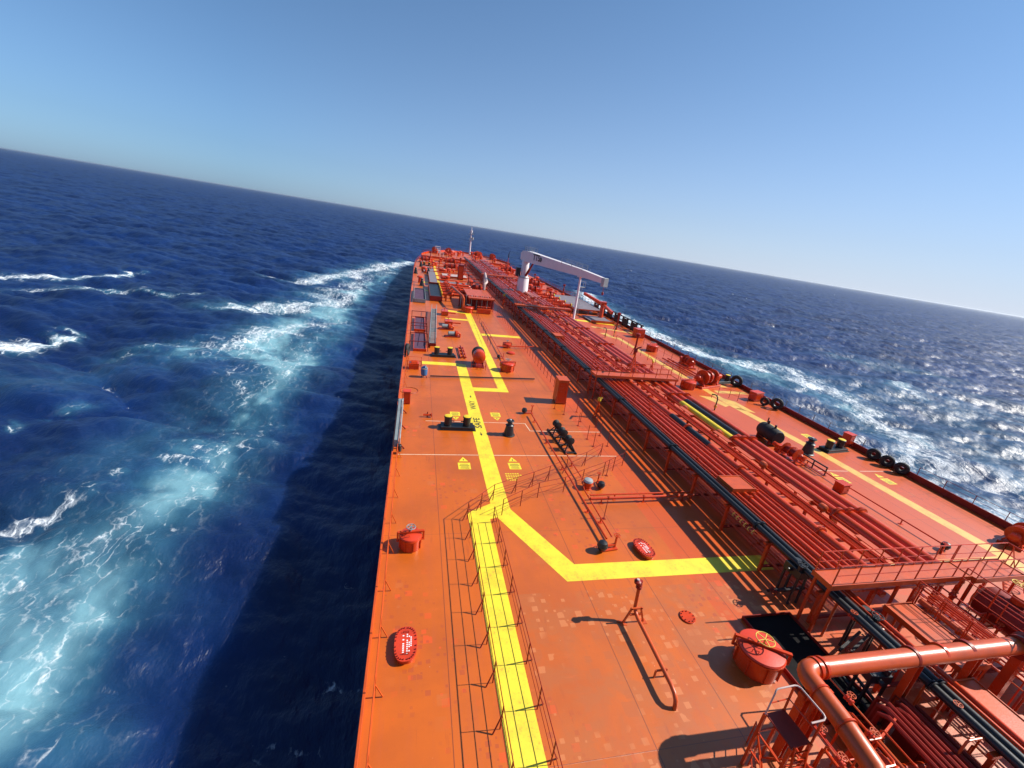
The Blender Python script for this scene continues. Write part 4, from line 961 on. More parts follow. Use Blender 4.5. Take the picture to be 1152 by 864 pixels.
for s in (-.47, .47):
    b.tube([(0, s, 4.0), (2.2, s, 1.1), (2.2, s, .05)], .025, 6)
    for k in range(4): b.bar((.2+k*.6, s, 2.7-k*.76), (.2+k*.6, s, 3.72-k*.78), .04)
b.build('hand_rail', M['red'], o)
# big elbow pipe
o = thing('cargo_pipe', 'big orange elbow pipe rising over the rack at the near right', 'pipe', (12.95, 7.93, 0))
r = .305; z = 3.45
pts = [(10.1, -.08, z), (.62, 0, z)] + [(.62-.42*math.sin(R_(a)), -.42+.42*math.cos(R_(a)), z) for a in range(15, 91, 15)] + [(.12, -1.6, z-.02), (0, -2.7, z-.12), (-.1, -3.2, z-.4), (-.2, -3.6, z-1.0), (-.22, -3.7, z-2.2), (-.22, -3.7, 0)]
MB().tube(pts, r, 24).build('pipe_run', M['orange'], o)
for x, w in ((.75, .05), (.98, .05), (4.95, .06), (6.3, .05), (7.6, .08)):
    MB().tube([(x-w, 0, z), (x+w, 0, z)], r*1.14, 24).build('flange', M['darkred' if w > .05 else 'red'], o)
for y in (-.75, -1.75): MB().tube([(.155 if y > -1 else .09, y-.03, z-.0), (.157 if y > -1 else .095, y+.03, z)], r*1.13, 24).build('clamp', M['red'], o)
for (x, y) in ((.0, -.55), (.75, -.55), (5.6, .0), (8.6, 0)):
    MB().box((x, y, 1.6), (.26, .03, 3.2)).box((x-.13, y, 1.6), (.025, .24, 3.2)).box((x+.13, y, 1.6), (.025, .24, 3.2)).build('leg', M['red'], o)
MB().box((.38, -.55, 3.05), (1.2, .2, .22)).build('saddle', M['red'], o)
MB().bar((.0, -.55, .3), (.75, -.55, 2.8), .1).build('brace', M['red'], o)
o = thing('cargo_valve', 'large dark red valve body at the right end of the elbow pipe', 'valve', (23.55, 7.75, 3.45))
MB().lathe([(.27, -.5), (.45, -.48), (.45, -.36), (.34, -.3), (.52, 0), (.34, .3), (.45, .36), (.45, .9), (.3, .92)], (0, 0, 0), 22, 'X').build('valve_body', M['darkred'], o)
MB().cyl((0, 0, .35), .22, .5, 16).build('bonnet', M['red'], o); MB().wheel((0, 0, 1.0), .3, .025).build('handwheel', M['red'], o)
MB().box((0, 0, -1.9), (.3, .3, 3.0)).build('leg', M['red'], o)
# inspection stand by the elbow
o = thing('inspection_stand', 'small red inspection stand with bent pipe handrail beside the elbow leg', 'platform', (11.95, 6.8, 0), R_(3))
MB().box((0, .05, 2.5), (.76, 1.0, .05)).build('floor_plate', M['darkred'], o)
for x in (-.38, .38):
    for y in (-.45, .55): MB().bar((x, y, 0), (x, y, 2.5), .09).build('leg', M['red'], o)
b = MB()
for zz in (.8, 1.65): b.bar((-.38, -.45, zz), (.38, -.45, zz), .05); b.bar((-.38, .55, zz), (.38, .55, zz), .05); b.bar((-.38, -.45, zz), (-.38, .55, zz), .05); b.bar((.38, -.45, zz), (.38, .55, zz), .05)
b.bar((-.38, -.45, .1), (-.38, .55, 1.65), .05); b.bar((.38, -.45, 1.65), (.38, .55, .1), .05); b.build('brace', M['red'], o)
b = MB(); b.tube([(-.38, .55, 2.5), (-.38, .55, 3.45), (-.34, .58, 3.52), (-.26, .6, 3.55), (.4, .6, 3.55), (.5, .57, 3.55), (.56, .48, 3.55), (.56, -.3, 3.55), (.54, -.38, 3.53), (.46, -.42, 3.5), (-.02, -.42, 3.5)], .026, 8); b.build('hand_rail', M['glassfibre'], o)
b = MB(); b.tube([(-.38, .55, 3.0), (.38, .57, 3.0), (.4, -.42, 3.0)], .02, 6); b.bar((.38, -.45, 2.5), (.42, -.42, 3.5), .05); b.bar((.38, .55, 2.5), (.42, .6, 3.55), .05); b.build('mid_rail', M['red'], o)
b = MB()
for k in range(9): b.bar((-.26, -.5-k*.05, 2.3-k*.27), (.26, -.5-k*.05, 2.3-k*.27), .04, .03)
for x in (-.28, .28): b.bar((x, -.46, 2.55), (x, -.96, 0), .05)
b.build('ladder', M['red'], o)
pipe('thin bright red pipe loop below the inspection stand', [(13.4, 3.0, .9), (13.4, 6.2, .9), (13.1, 6.6, .9), (12.8, 6.6, .6), (12.8, 6.6, 0)], .06, 'redbright', 8)
# dark hydraulic valves at the pipes
def hyd(loc, rz, label, s=1.0):
    o = thing('valve_block', label, 'valve', loc, rz); o.scale = (s,)*3
    MB().box((0, 0, 2.1), (.75, 1.1, .5)).build('block', M['black'], o)
    b = MB(); b.cyl((-.2, -.3, 2.35), .16, .3, 14); b.cyl((.15, .25, 2.35), .2, .25, 14); b.tube([(-.6, .1, 2.1), (.9, .1, 2.1)], .12, 10); b.build('actuator', M['black'], o)
    b = MB()
    for x, y in ((-.3, -.45), (.3, -.45), (-.3, .45), (.3, .45)): b.bar((x, y, 0), (x, y, 1.9), .1)
    b.bar((-1.3, -.2, .8), (.9, -.2, .8), .12); b.bar((-1.3, .2, .45), (1.2, .2, .45), .12); b.build('stand', M['black'], o)
    MB().wheel((-.2, -.3, 2.8), .25, .025).build('handwheel', M['black'], o); MB().wheel((-1.35, -.2, .8), .22, .022, 'X').build('handwheel', M['darkred'], o)
    return o
HY = hyd((19.3, 13.75, 0), R_(2), 'black hydraulic valve block on posts at the yellow stripe end', .86)
dup(HY, (20.1, 10.7, 0), R_(20), 'black hydraulic valve cluster under the near railed platform')
dup(HY, (18.0, 8.6, 0), R_(80), 'black valve cluster in shade left of the black pipes', None, .8)
o = thing('bow_rack', 'row of yellow hooks hanging from the black rack pipes', 'hook rack', (19.05, 16.6, 1.9))
MB().box((0, .7, 0), (.05, 2.0, .05)).build('bar', M['darkred'], o)
for k in range(6): MB().tube([(0, -.1+k*.32, 0), (-.12, -.1+k*.32, .06), (-.2, -.1+k*.32, -.06), (-.1, -.1+k*.32, -.16)], .03, 6).build('hook', M['brass'], o)
# flat black tray and machinery aft under the rack
o = thing('black_tray', 'flat matt black tray on deck left of the rack', 'tray', (17.2, 10.4, 0))
MB().box((0, 0, .05), (2.6, 4.6, .06)).build('tray_floor', M['matt'], o)  # one flat dull black over the whole floor
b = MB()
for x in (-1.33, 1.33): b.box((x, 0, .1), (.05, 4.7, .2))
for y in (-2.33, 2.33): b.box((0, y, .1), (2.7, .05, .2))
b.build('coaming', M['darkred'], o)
def tank_unit(loc, rz, label, L=3.2, r=.75):
    o = thing('pressure_vessel', label, 'tank', loc, rz)
    MB().lathe([(.1, -L/2), (r*.7, -L/2+.1), (r, -L/2+.35), (r, L/2-.35), (r*.7, L/2-.1), (.1, L/2)], (0, 0, 1.2), 24, 'Y').build('shell', M['darkred'], o)
    for y in (-L*.22, L*.2):
        q = MB().cyl((0, y, 1.2+r-.05), .3, .35, 18).build('nozzle', M['red'], o); MB().cyl((0, y, 1.55+r-.05), .38, .08, 18).build('flange', M['orange'], q)
    b = MB()
    for y in (-L*.3, L*.3): b.box((0, y, .45), (1.3, .16, .9))
    b.build('saddle', M['darkred'], o)
    MB().wheel((.3, L*.3, 1.9+r), .28, .025).build('handwheel', M['brass'], o)
    return o
tank_unit((28.0, 9.3, .6), R_(-4), 'big dark red cylindrical vessel with orange nozzles behind the near railing', 4.4, .85)
tank_unit((29.6, 5.6, .4), R_(-12), 'second dark red vessel at the right picture edge', 3.2, .7)
pipe('orange pipe running aft beside the long catwalk', [(23.7, 11.2, 2.1), (23.7, 8.2, 2.1)], .14, 'orange', 14, 1.1)
for i, x in enumerate((24.1, 24.3, 24.5, 24.7, 24.9)):
    pipe('slim red pipe in the bundle right of the orange catwalk pipe, %s' % ('leftmost', 'second', 'third', 'fourth', 'rightmost')[i], [(x, 11.3, 2.2), (x, 5.5-.2*i, 2.2), (x, 5.3-.2*i, 2.1), (x, 5.2-.2*i, 1.7)], .045, 'red', 8)
pipe('hooked white ended pipe beside the slim pipe bundle', [(25.2, 11, 1.9), (25.2, 8.5, 1.9), (25.25, 8.2, 1.9), (25.5, 8.1, 1.8)], .07, 'glassfibre', 8)
pipe('short red crossover pipe below the catwalk at lower right', [(21.9, 5.0, 2.2), (24.6, 4.6, 2.2)], .1, 'redbright', 10)
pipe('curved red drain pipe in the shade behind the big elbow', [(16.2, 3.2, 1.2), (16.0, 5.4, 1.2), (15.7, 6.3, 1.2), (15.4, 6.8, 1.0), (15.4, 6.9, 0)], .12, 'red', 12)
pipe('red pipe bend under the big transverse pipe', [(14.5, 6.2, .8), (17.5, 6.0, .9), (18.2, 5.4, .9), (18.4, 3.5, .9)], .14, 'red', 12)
for i in range(7):  # pipe bundle added so its dense shadow strips darken this corner
    pipe('thin dark red pipe of the low bundle added for shade under the elbow pipe, %s from the left' % ('first', 'second', 'third', 'fourth', 'fifth', 'sixth', 'seventh')[i], [(17.0+i*.3, 2.5, 1.5-.03*i), (17.0+i*.3, 7.2+.25*(i % 3), 1.5-.03*i), (17.0+i*.3, 7.45+.25*(i % 3), 1.3), (17.0+i*.3, 7.5+.25*(i % 3), 0)], .085+.02*(i % 2), 'darkred', 8)
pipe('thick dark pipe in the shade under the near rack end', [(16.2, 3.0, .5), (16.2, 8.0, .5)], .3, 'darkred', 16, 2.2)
o = thing('shade_box', 'long dark red box added to cast shade under the black rack pipes', 'cabinet', (18.45, 5.6, 0))  # added box, its shadow darkens the deck left of the black pipes
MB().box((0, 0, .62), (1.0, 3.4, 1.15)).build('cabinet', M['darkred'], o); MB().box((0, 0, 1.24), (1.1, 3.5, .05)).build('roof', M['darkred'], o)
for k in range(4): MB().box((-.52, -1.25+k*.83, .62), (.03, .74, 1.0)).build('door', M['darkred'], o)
o = thing('spectacle_gate', 'red lattice gate standing in the shade under the elbow pipe', 'frame', (16.6, 6.9, 0), R_(20))
b = MB()
for x in np.linspace(-.6, .6, 5): b.bar((x, 0, .2), (x, 0, 1.5), .06)
for zz in (.2, .85, 1.5): b.bar((-.65, 0, zz), (.65, 0, zz), .07)
b.build('lattice', M['red'], o); MB().box((0, 0, .1), (1.4, .3, .2)).build('sill', M['darkred'], o)

TG = 'small bore pipes tangled in the near right corner'
tr = random.Random(21)
for i in range(40):
    x = tr.choice((12.9, 13.6, 14.2, 14.6, 15.2, 15.8, 19.4, 20.2, 23.5, 24.4, 26.2, 26.8, 27.3)) + tr.uniform(-.25, .25); y = tr.uniform(3.2, 7.0) if x < 18 else tr.uniform(4.6, 10.5)
    z0 = tr.uniform(.35, 2.3) if x < 18 else tr.uniform(.6, 2.2); L = tr.uniform(.8, 2.4); sx = tr.choice((-1, 1)); b_ = tr.uniform(.4, 1.2)
    P = [(x, y+L, 0), (x, y+L, z0-.08), (x, y+L-.08, z0), (x, y+.1, z0), (x+sx*.08, y, z0), (x+sx*b_, y, z0), (x+sx*(b_+.06), y, z0-.08), (x+sx*(b_+.06), y, 0)]
    o = pipe('thin red small bore pipe in the tangle near the big elbow pipe', P, tr.choice((.03, .04, .055)), tr.choice(('red', 'orange', 'redbright')), 8, group=TG)
    if i % 2 == 0:
        MB().lathe([(.06, -.14), (.11, -.12), (.11, -.08), (.07, -.05), (.1, 0), (.07, .05), (.11, .08), (.11, .12), (.06, .14)], (0, -L*.5, z0), 12, 'Y').build('valve_body', M['redbright'], o)
        MB().wheel((0, -L*.5, z0+.24), .13, .014).cyl((0, -L*.5, z0), .02, .24, 6).build('handwheel', M['orange'], o)
plat('low red grating step beside the inspection stand', 12.9, 14.0, 4.6, 5.9, 1.2, 'red', sides='E', step=.8)
railing('short red handrail along the deck below the inspection stand', 'railing', [(11.2, 5.3), (11.25, 6.6), (12.2, 7.9)], 1.1, .8, 'red', (1., .66, .33), .022, None, .05)
railing('red railing beside the slim pipe bundle behind the elbow pipe', 'railing', [(23.45, 11.4, 1.95), (23.45, 5.2, 1.95)], 1.15, 1.0, 'red', (1., .5), .026, None, .06)
railing('red railing left of the flat catwalk plate at lower right', 'railing', [(26.4, 10.9, 2.0), (26.4, 4.5, 2.0)], 1.15, 1.1, 'red', (1., .66, .33), .026, None, .06)

# ------------------------------------------------------------------ starboard deck equipment
o = thing('air_tank', 'black rubber covered drum beside the pipes on the starboard deck', 'drum', (33.6, 31.3, 0), R_(-6)); o.scale = (.82,)*3
MB().lathe([(.2, -1.5), (.75, -1.45), (.85, -1.2), (.85, 1.2), (.75, 1.45), (.2, 1.5)], (0, 0, 1.05), 24, 'Y').build('drum_shell', M['rubber'], o)
b = MB()
for y in (-1, 1): b.box((0, y, .3), (1.5, .2, .6))
b.build('cradle', M['darkred'], o)
for y in (-.5, .7): MB().cyl((0, y, 1.88), .12, .4, 10).build('filler_neck', M['black'], o)
MB().tube([(.4, 1.4, 0), (.4, 1.4, 2.4)], .07, 8).build('vent_pipe', M['black'], o)
winch((32.9, 27.9, 0), R_(95), 'red air winch with open frame aft of the black covered drum', .75)
winch((37.4, 46.7, 0), R_(20), 'red winch with twin round drums beyond the starboard hatch', 1.25)
winch((41.3, 16.7, 0), R_(15), 'red mooring winch at the starboard edge nearest the camera', .8)
winch((40.2, 55.3, 0), R_(85), 'red winch by the starboard rail beyond the twin drum winch', .9)
o = thing('pipe_barrier', 'low dark barrier frame on the starboard deck aft of the air winch', 'barrier', (33.85, 26.4, 0), R_(93))
b = MB()
for x in (-1.2, 0, 1.2): b.bar((x, 0, 0), (x, 0, .75), .08)
b.bar((-1.25, 0, .75), (1.25, 0, .75), .1); b.bar((-1.25, 0, .4), (1.25, 0, .4), .06); b.build('frame', M['black'], o); MB().box((0, 0, .02), (2.6, .3, .03)).build('foot', M['darkred'], o)
def hook(loc, rz, label, s=1.0):
    o = thing('pipe_davit', label, 'davit', loc, rz); o.scale = (s,)*3
    MB().tube([(0, 0, 0), (0, 0, 1.1), (.06, 0, 1.35), (.25, 0, 1.5), (.5, 0, 1.5), (.8, 0, 1.4)], .06, 8).build('post', M['black'], o); MB().box((0, 0, .4), (.3, .1, .3)).build('winch_box', M['brass'], o); MB().tube([(.78, 0, 1.4), (.78, 0, 1.0)], .02, 6).build('wire', M['black'], o)
    return o
HK = hook((32.9, 38.5, 0), R_(100), 'small black davit post beside the starboard yellow arrow', 1.1)
dup(HK, (33.2, 70.2, 0), R_(100), 'small black davit post at the far starboard yellow fork')
dup(HK, (35.5, 71.6, 0), R_(60), 'second small davit post at the far starboard yellow fork')
def vent(loc, label, group=None, s=1.0, mat='red'):
    o = thing('mushroom_vent', label, 'ventilator', loc, 0, group); o.scale = (s,)*3
    MB().cyl((0, 0, 0), .28, .9, 14).build('trunk', M[mat], o); MB().lathe([(.3, .85), (.5, .86), (.48, 1.0), (.3, 1.12), (.05, 1.16)], n=16).build('cowl', M[mat], o)
    return o
# black fence with tarpaulins at the far starboard edge
o = thing('hose_rail', 'black slatted fence at the starboard edge beyond the white crane post', 'fence', (42.5, 75, 0))
b = MB()
for k in range(13): b.box((0, k*2, .95), (.3, .35, 1.9))
b.build('post', M['black'], o)
b = MB(); b.box((.1, 12, 1.8), (.2, 25, .22)); b.box((.1, 12, 1.0), (.14, 25, .16)); b.build('rail_bar', M['black'], o)
b = MB()
for k in range(6): MB().box((-.1, 3+k*4, 1.0), (.12, 1.5, 1.3)).build('pad', M['rubber'], o)
o = thing('hose_crane', 'red knuckle davit folded over the starboard manifold', 'davit', (39.6, 88, 0), R_(-12))
MB().lathe([(.7, 0), (.5, .4), (.42, 3.2), (.5, 3.3), (.3, 3.5)], n=18).build('column', M['red'], o)
b = MB(); b.bar((0, 0, 3.2), (-3.2, 7, 4.2), .5, .6); b.bar((0, 0, 3.2), (.8, -6.5, 2.6), .45, .55); b.build('arm', M['red'], o); MB().box((0, -.4, 3.5), (1.2, 1.4, .7)).build('winch_house', M['red'], o)
plat('pale violet grating platform of the starboard manifold', 34.8, 41.8, 92, 112, 1.1, 'greygrate', sides='NE', step=2)
o = thing('drip_tray', 'grey tray along the starboard manifold in front of the gratings', 'tray', (38, 86, 0)); MB().box((0, 0, .3), (5, 6, .1)).build('tray_floor', M['greygrate'], o); MB().box((0, -3.06, .3), (5.1, .1, .5)).build('coaming', M['orange'], o)
# manifold spool pipes on both sides
def spool(loc, rz, label, L=7, r=.3):
    o = thing('manifold_pipe', label, 'pipe', loc, rz)
    MB().tube([(-.1, 0, 1.5), (L, 0, 1.5), (L+.35, 0, 1.4), (L+.5, 0, 1.1), (L+.5, 0, 0)], r, 14).build('pipe_run', M['red'], o)
    for x in (0, 1.6, 2.5, 4.4): MB().cyl((x-.08, 0, 1.5), r*1.5, .16, 18, 'X').build('flange', M['yellow' if x < 1 else 'red'], o)
    MB().lathe([(r, 0), (r*1.5, .2), (r*1.5, .6), (r, .8)], (1.65, 0, 1.5), 14, 'X').build('valve_body', M['red'], o)
    b = MB(); b.cyl((2.05, 0, 1.5+r), .1, .6, 10); b.wheel((2.05, 0, 1.5+r+.6), .35, .03); b.build('handwheel', M['red'], o)
    for x in (.9, 5.5): MB().box((x, 0, .6), (.3, .4, 1.2)).build('leg', M['red'], o)
    return o
for k, y in enumerate((92.8, 96.6, 100.4, 104.2, 108)):
    spool((5.3, y, 0), 0, 'red manifold pipe with yellow end flange, port side, %s from the camera' % ('nearest', 'second', 'third', 'fourth', 'farthest')[k])
for k, y in enumerate((93.5, 98, 102.5, 107)):
    spool((34.4, y, 0), math.pi, 'red starboard manifold pipe beside the grating, %s from the camera' % ('nearest', 'second', 'third', 'farthest')[k], 4.5)
o = thing('drip_tray', 'large black drip tray under the yellow flanges of the port manifold', 'tray', (4.1, 101.5, 0))
MB().box((0, 0, .75), (2.4, 20, .12)).build('tray_floor', M['black'], o)
b = MB()
for x in (-1.24, 1.24): b.box((x, 0, .6), (.08, 20.2, 1.0))
for y in (-10.1, 10.1): b.box((0, y, .6), (2.4, .08, 1.0))
b.build('coaming', M['darkred'], o)
o = thing('drip_tray', 'blue grey spill tray at the port edge outside the black manifold tray', 'tray', (.75, 95.2, 0))
MB().box((0, 0, .5), (2.2, 14, .1)).build('tray_floor', M['violet'], o)
b = MB()
for x in (-1.14, 1.14): b.box((x, 0, .45), (.08, 14.1, .7))
for y in (-7.1, 7.1): b.box((0, y, .45), (2.2, .08, .7))
b.build('coaming', M['grey'], o)
b = MB()
for y in (-7, 0, 7): b.bar((-1.3, y, 0), (-1.3, y, 1.9), .12)
b.build('post', M['galv'], o)
plat('violet grating walkway forward of the black manifold tray', 3.3, 5.2, 113.5, 137, .9, 'greygrate', rails=False)
plat('wide violet grating between the port manifold and the pipe rack forward', 6.2, 13.5, 112, 121, .5, 'greygrate', rails=False)
plat('raised orange manifold platform left of the rack with dark underside', 10.2, 15.3, 85.2, 97.5, 2.4, 'orange', sides='E', step=1.6)
o = thing('valve_bank', 'row of dark upright valve posts under the manifold platform', 'valve', (12, 87.2, 0))
for k in range(18): MB().cyl((-3.2+k*.36, 0, 0), .1, 2.6, 8).build('valve_post', M['darkred' if k % 3 else 'grey'], o)
MB().box((0, .6, 1.2), (7, .2, 2.4)).build('back_plate', M['darkred'], o)
pipe('pale bent pipe crossing over the rack beside the manifold platform', [(14.9, 98, 0), (14.9, 98, 3.6), (15.2, 98.3, 3.9), (15.6, 99.5, 4.0), (17.8, 118, 4.0), (17.9, 119, 3.6), (17.9, 119, 0)], .28, 'glassfibre', 14)
pipe('pink cargo riser pipe bending down at the port manifold', [(9.0, 84, 0), (9.0, 84, 2.3), (8.8, 84.8, 2.7), (7.6, 96, 2.7), (7.5, 97, 2.3), (7.5, 97, 0)], .25, 'orange', 14)
locker((12.6, 132, 0), (1.6, 1.6, 4.2), 0, 'dark red trunk standing forward of the manifold platform', 'darkred')
hatch((9.9, 82.5, 0), .9, 1.0, 'red hatch at the head of the far yellow stripe', 0)
o = thing('valve_table', 'red pipe cluster with handwheels right of the stripe head', 'valve', (12.9, 82.6, 0))
MB().box((0, 0, .5), (2.6, 1.0, .8)).build('block', M['red'], o)
for k in range(4): MB().wheel((-1+k*.65, 0, 1.3), .28, .03).build('handwheel', M['red'], o); 
b = MB()
for k in range(4): b.cyl((-1+k*.65, 0, .85), .05, .45, 8)
b.build('spindle', M['darkred'], o)
for k, (x, y, l) in enumerate(((7.0, 70.5, 'red valve chest right of the grey gangway ladder top'), (5.2, 78.5, 'red valve chest near the yellow cross stripes at the manifold'))):
    o = thing('valve_chest', l, 'valve', (x if k else 5.4, y, 0)); MB().box((0, 0, .45), (1.2, 2.2, .7)).build('block', M['red'], o); MB().wheel((0, .5, 1.15), .3, .03).build('handwheel', M['red'], o); MB().cyl((0, .5, .8), .05, .35, 8).build('spindle', M['red'], o); MB().tube([(.6, 0, .4), (2, 0, .4)], .12, 10).build('outlet_pipe', M['red'], o)

# ------------------------------------------------------------------ white hose crane
o = thing('hose_crane', 'white hose handling crane with boom resting on its post', 'crane', (25.3, 104.5, 0))
MB().lathe([(1.4, 0), (1.35, .2), (1.28, 5.3), (1.05, 5.7)], n=32).build('pedestal', M['white'], o)
MB().lathe([(.88, 5.7), (.86, 9.6), (.8, 9.7)], n=28).build('column', M['white'], o)
MB().lathe([(1.25, 5.3), (1.3, 5.35), (1.3, 5.55), (1.25, 5.6)], n=32).build('slewing_ring', M['galv'], o)
d = Vector((5.1, -24.5, 0)); Lb = d.length*1.315; ang_ = math.atan2(d.y, d.x)
def boomframe(b, prof, w0, w1):
    # side profile along the boom: (s, zlow, zhigh)
    u = d.normalized(); n_ = Vector((-u.y, u.x, 0)); vs = []
    for (s_, zl, zh) in prof:
        w = w0+(w1-w0)*max(0, s_)/Lb
        for sg, z in ((-1, zl), (1, zl), (1, zh), (-1, zh)): vs.append(u*s_+n_*sg*w/2+Vector((0, 0, z)))
    fs = [(3, 2, 1, 0), tuple(range(len(vs)-4, len(vs)))]
    for i in range(len(prof)-1):
        for q in range(4): fs.append((i*4+q, i*4+(q+1) % 4, i*4+4+(q+1) % 4, i*4+4+q))
    b.add(vs, fs)
b = MB(); boomframe(b, [(-1.8, 9.6, 11.0), (-.8, 9.3, 11.6), (1.6, 9.2, 11.7), (4, 9.2, 11.6), (Lb*.76, 9.22, 10.6), (Lb, 9.05, 10.0)], 1.5, .7); bm = b.build('boom', M['white'], o)
u = d.normalized(); n_ = Vector((-u.y, u.x, 0))
b = MB()
for q in (0.0, 1.2, 2.6, 4.2, 7, 10, 14, 18, 22, 26, 30):
    if q < 6 or q in (18, 22, 26): 
        for sg in (-.6, .6): p = u*q+n_*sg; zt = 11.6-.05*q; b.bar((p.x, p.y, zt), (p.x, p.y, zt+1.1), .07)
for sg in (-.6, .6):
    for hh in (.55, 1.08):
        p0, p1 = u*0+n_*sg, u*4.2+n_*sg; b.tube([(p0.x, p0.y, 11.6+hh), (p1.x, p1.y, 11.4+hh)], .03, 6)
        p0, p1 = u*18+n_*sg, u*26+n_*sg; b.tube([(p0.x, p0.y, 10.7+hh), (p1.x, p1.y, 10.3+hh)], .03, 6)
b.build('guard_rail', M['galv'], bm)
b = MB(); p = u*(Lb+.05); b.box((p.x, p.y, 9.3), (.9, .9, 1.5), ang_); b.build('boom_head', M['galv'], bm)
b = MB(); b.tube([(p.x, p.y, 8.6), (p.x, p.y, 7.6)], .04, 6); b.lathe([(.1, 7.1), (.22, 7.25), (.2, 7.5), (.08, 7.65)], (p.x, p.y, 0), 10); b.build('hook_block', M['darkred'], bm)
b = MB(); p2 = u*4.2; b.tube([(u.x*.9, u.y*.9, 6.0), (p2.x, p2.y, 9.4)], .22, 12); b.tube([(u.x*.9, u.y*.9, 6.0), (u.x*2.6, u.y*2.6, 7.75)], .3, 12); b.build('luffing_cylinder', M['darkred'], o)
b = MB(); b.box((-1.5, .6, 6.6), (1.0, 1.2, 2.0)); b.build('cabin', M['black'], o)
b = MB()
for k in range(14): b.bar((-1.55, -.6, .4+k*.4), (-1.55, -.2, .4+k*.4), .04)
for y in (-.6, -.2): b.bar((-1.55, y, .2), (-1.55, y, 6.0), .05)
b.build('ladder', M['galv'], o)
tx = text_mesh('TTS»', 1.9, M['lettering'], 'lettering', bm, (0, 0, 0), (0, 0, 0), 1.1)
sgn = -1  # the boom side seen from the bridge
pp = u*3.2 + n_*(-1)*.70 + Vector((0, 0, 10.1)); 
zax = -n_; xax = u; yax = Vector((0, 0, 1))
tm = Matrix((xax, yax, zax)).transposed().to_4x4(); tm.translation = u*5.0 + (-n_)*.74 + Vector((0, 0, 10.05)); tx.matrix_local = tm @ Matrix.Diagonal((1.1, 1, 1, 1))
o = thing('boom_rest', 'slim white post carrying the white crane boom above the rack', 'boom rest', (30.4, 80.0, 0))
MB().lathe([(.42, 0), (.42, .05), (.24, .3), (.2, 9.0), (.26, 9.05)], n=20).build('post', M['white'], o)
MB().box((0, 0, 9.13), (1.1, .7, .16), R_(12)).build('saddle', M['white'], o)
b = MB(); b.box((.75, .5, 7.2), (1.1, 1.1, .1))
for x, y in ((.25, 1.0), (1.25, 1.0), (1.25, .0)): b.bar((x, y, 7.2), (x, y, 8.3), .06)
b.tube([(.25, 1, 8.28), (1.25, 1, 8.28), (1.25, 0, 8.28)], .03, 6); b.build('rest_platform', M['galv'], o)
b = MB()
for k in range(20): b.bar((.5, .3, .4+k*.36), (.85, .3, .4+k*.36), .04)
for x in (.5, .85): b.bar((x, .3, .1), (x, .3, 7.3), .05)
b.build('ladder', M['galv'], o)

# ------------------------------------------------------------------ foredeck and forecastle
o = thing('foremast', 'slender white foremast with lamp platform at the bow', 'mast', (25.6, 229, FC))
MB().lathe([(.5, 0), (.42, .5), (.24, 10.5), (.12, 13.5)], n=16).build('pole', M['white'], o)
b = MB(); b.box((0, 0, 10.2), (2.4, 2.0, .25)); b.box((0, 0, 7.2), (1.9, 1.7, .2))
for z in (10.2, 7.2):
    for x, y in ((-.7, -.6), (.7, -.6), (.7, .6), (-.7, .6)): b.bar((x, y, z), (x, y, z+.9), .06)
    b.tube([(-.7, -.6, z+.9), (.7, -.6, z+.9), (.7, .6, z+.9), (-.7, .6, z+.9), (-.7, -.6, z+.9)], .04, 6)
b.build('lamp_platform', M['galv'], o)
MB().cyl((0, -.4, 10.9), .5, 1.0, 12).build('lamp', M['white'], o); MB().bar((-.9, 0, 11.8), (.9, 0, 11.8), .1).build('yard', M['white'], o)
MB().cyl((.8, -.5, 7.6), .5, 1.1, 12).build('horn', M['galv'], o)
o = thing('foremast_house', 'small white railed lookout frame on the port bow', 'platform', (8.9, 214, FC))
b = MB()
for x, y in ((-1.2, -1), (1.2, -1), (1.2, 1), (-1.2, 1)): b.bar((x, y, 0), (x, y, 3.2), .14)
for z in (1.6, 2.4, 3.2): b.tube([(-1.2, -1, z), (1.2, -1, z), (1.2, 1, z), (-1.2, 1, z), (-1.2, -1, z)], .06, 6)
b.build('frame', M['white'], o); MB().box((0, 0, 1.6), (2.5, 2.1, .12)).build('floor_plate', M['white'], o); MB().box((.6, -1.1, .8), (.9, .2, 1.6)).build('back_plate', M['white'], o)
for (x, y, rz, l, s) in ((7.5, 207, 90, 'red windlass on the port side of the forecastle', 1.6), (14, 209, 80, 'red windlass between the lookout frame and the mast', 1.7), (28.5, 209, 100, 'red windlass on the starboard side of the mast', 1.7), (35, 206, 90, 'red windlass on the far starboard bow', 1.6)):
    winch((x, y+8, FC), R_(rz), l, s, width=2.2)
for (x, y, rz, l, s) in ((3.0, 175, 20, 'red mooring winch on the port foredeck near the bow curve', 1.4), (12.5, 176, 5, 'red mooring winch on the foredeck left of the rack end', 1.5), (11.5, 156, 0, 'red mooring winch amid the foredeck port clutter', 1.4), (33.5, 168, 0, 'red mooring winch on the starboard foredeck', 1.5), (35.5, 132, 10, 'red mooring winch forward of the starboard gratings', 1.4), (14.5, 110, 5, 'red winch right behind the raised manifold platform', 1.2), (31, 118, 0, 'red winch just forward of the white crane', 1.3)):
    winch((x, y, 0), R_(rz), l, s, width=1.9)
VG = 'small red ventilators on the foredeck'; V0 = None
rv = random.Random(3)
for k in range(64):
    side = k % 2; y = 112+rv.random()*82; x = rv.uniform(.6, 16.5) if side == 0 else rv.uniform(29.5, 41.0)
    if half(y) < abs(x-XC)+1.5: x = XC+(x-XC)*.8
    if 3 < x < 5.6 and y < 140: x += 3
    if V0 is None: V0 = vent((x, y, 0), 'small red mushroom ventilator among the foredeck clutter', VG, 1.2)
    else: dup(V0, (x, y, 0), 0, None, None, rv.uniform(.8, 1.7))
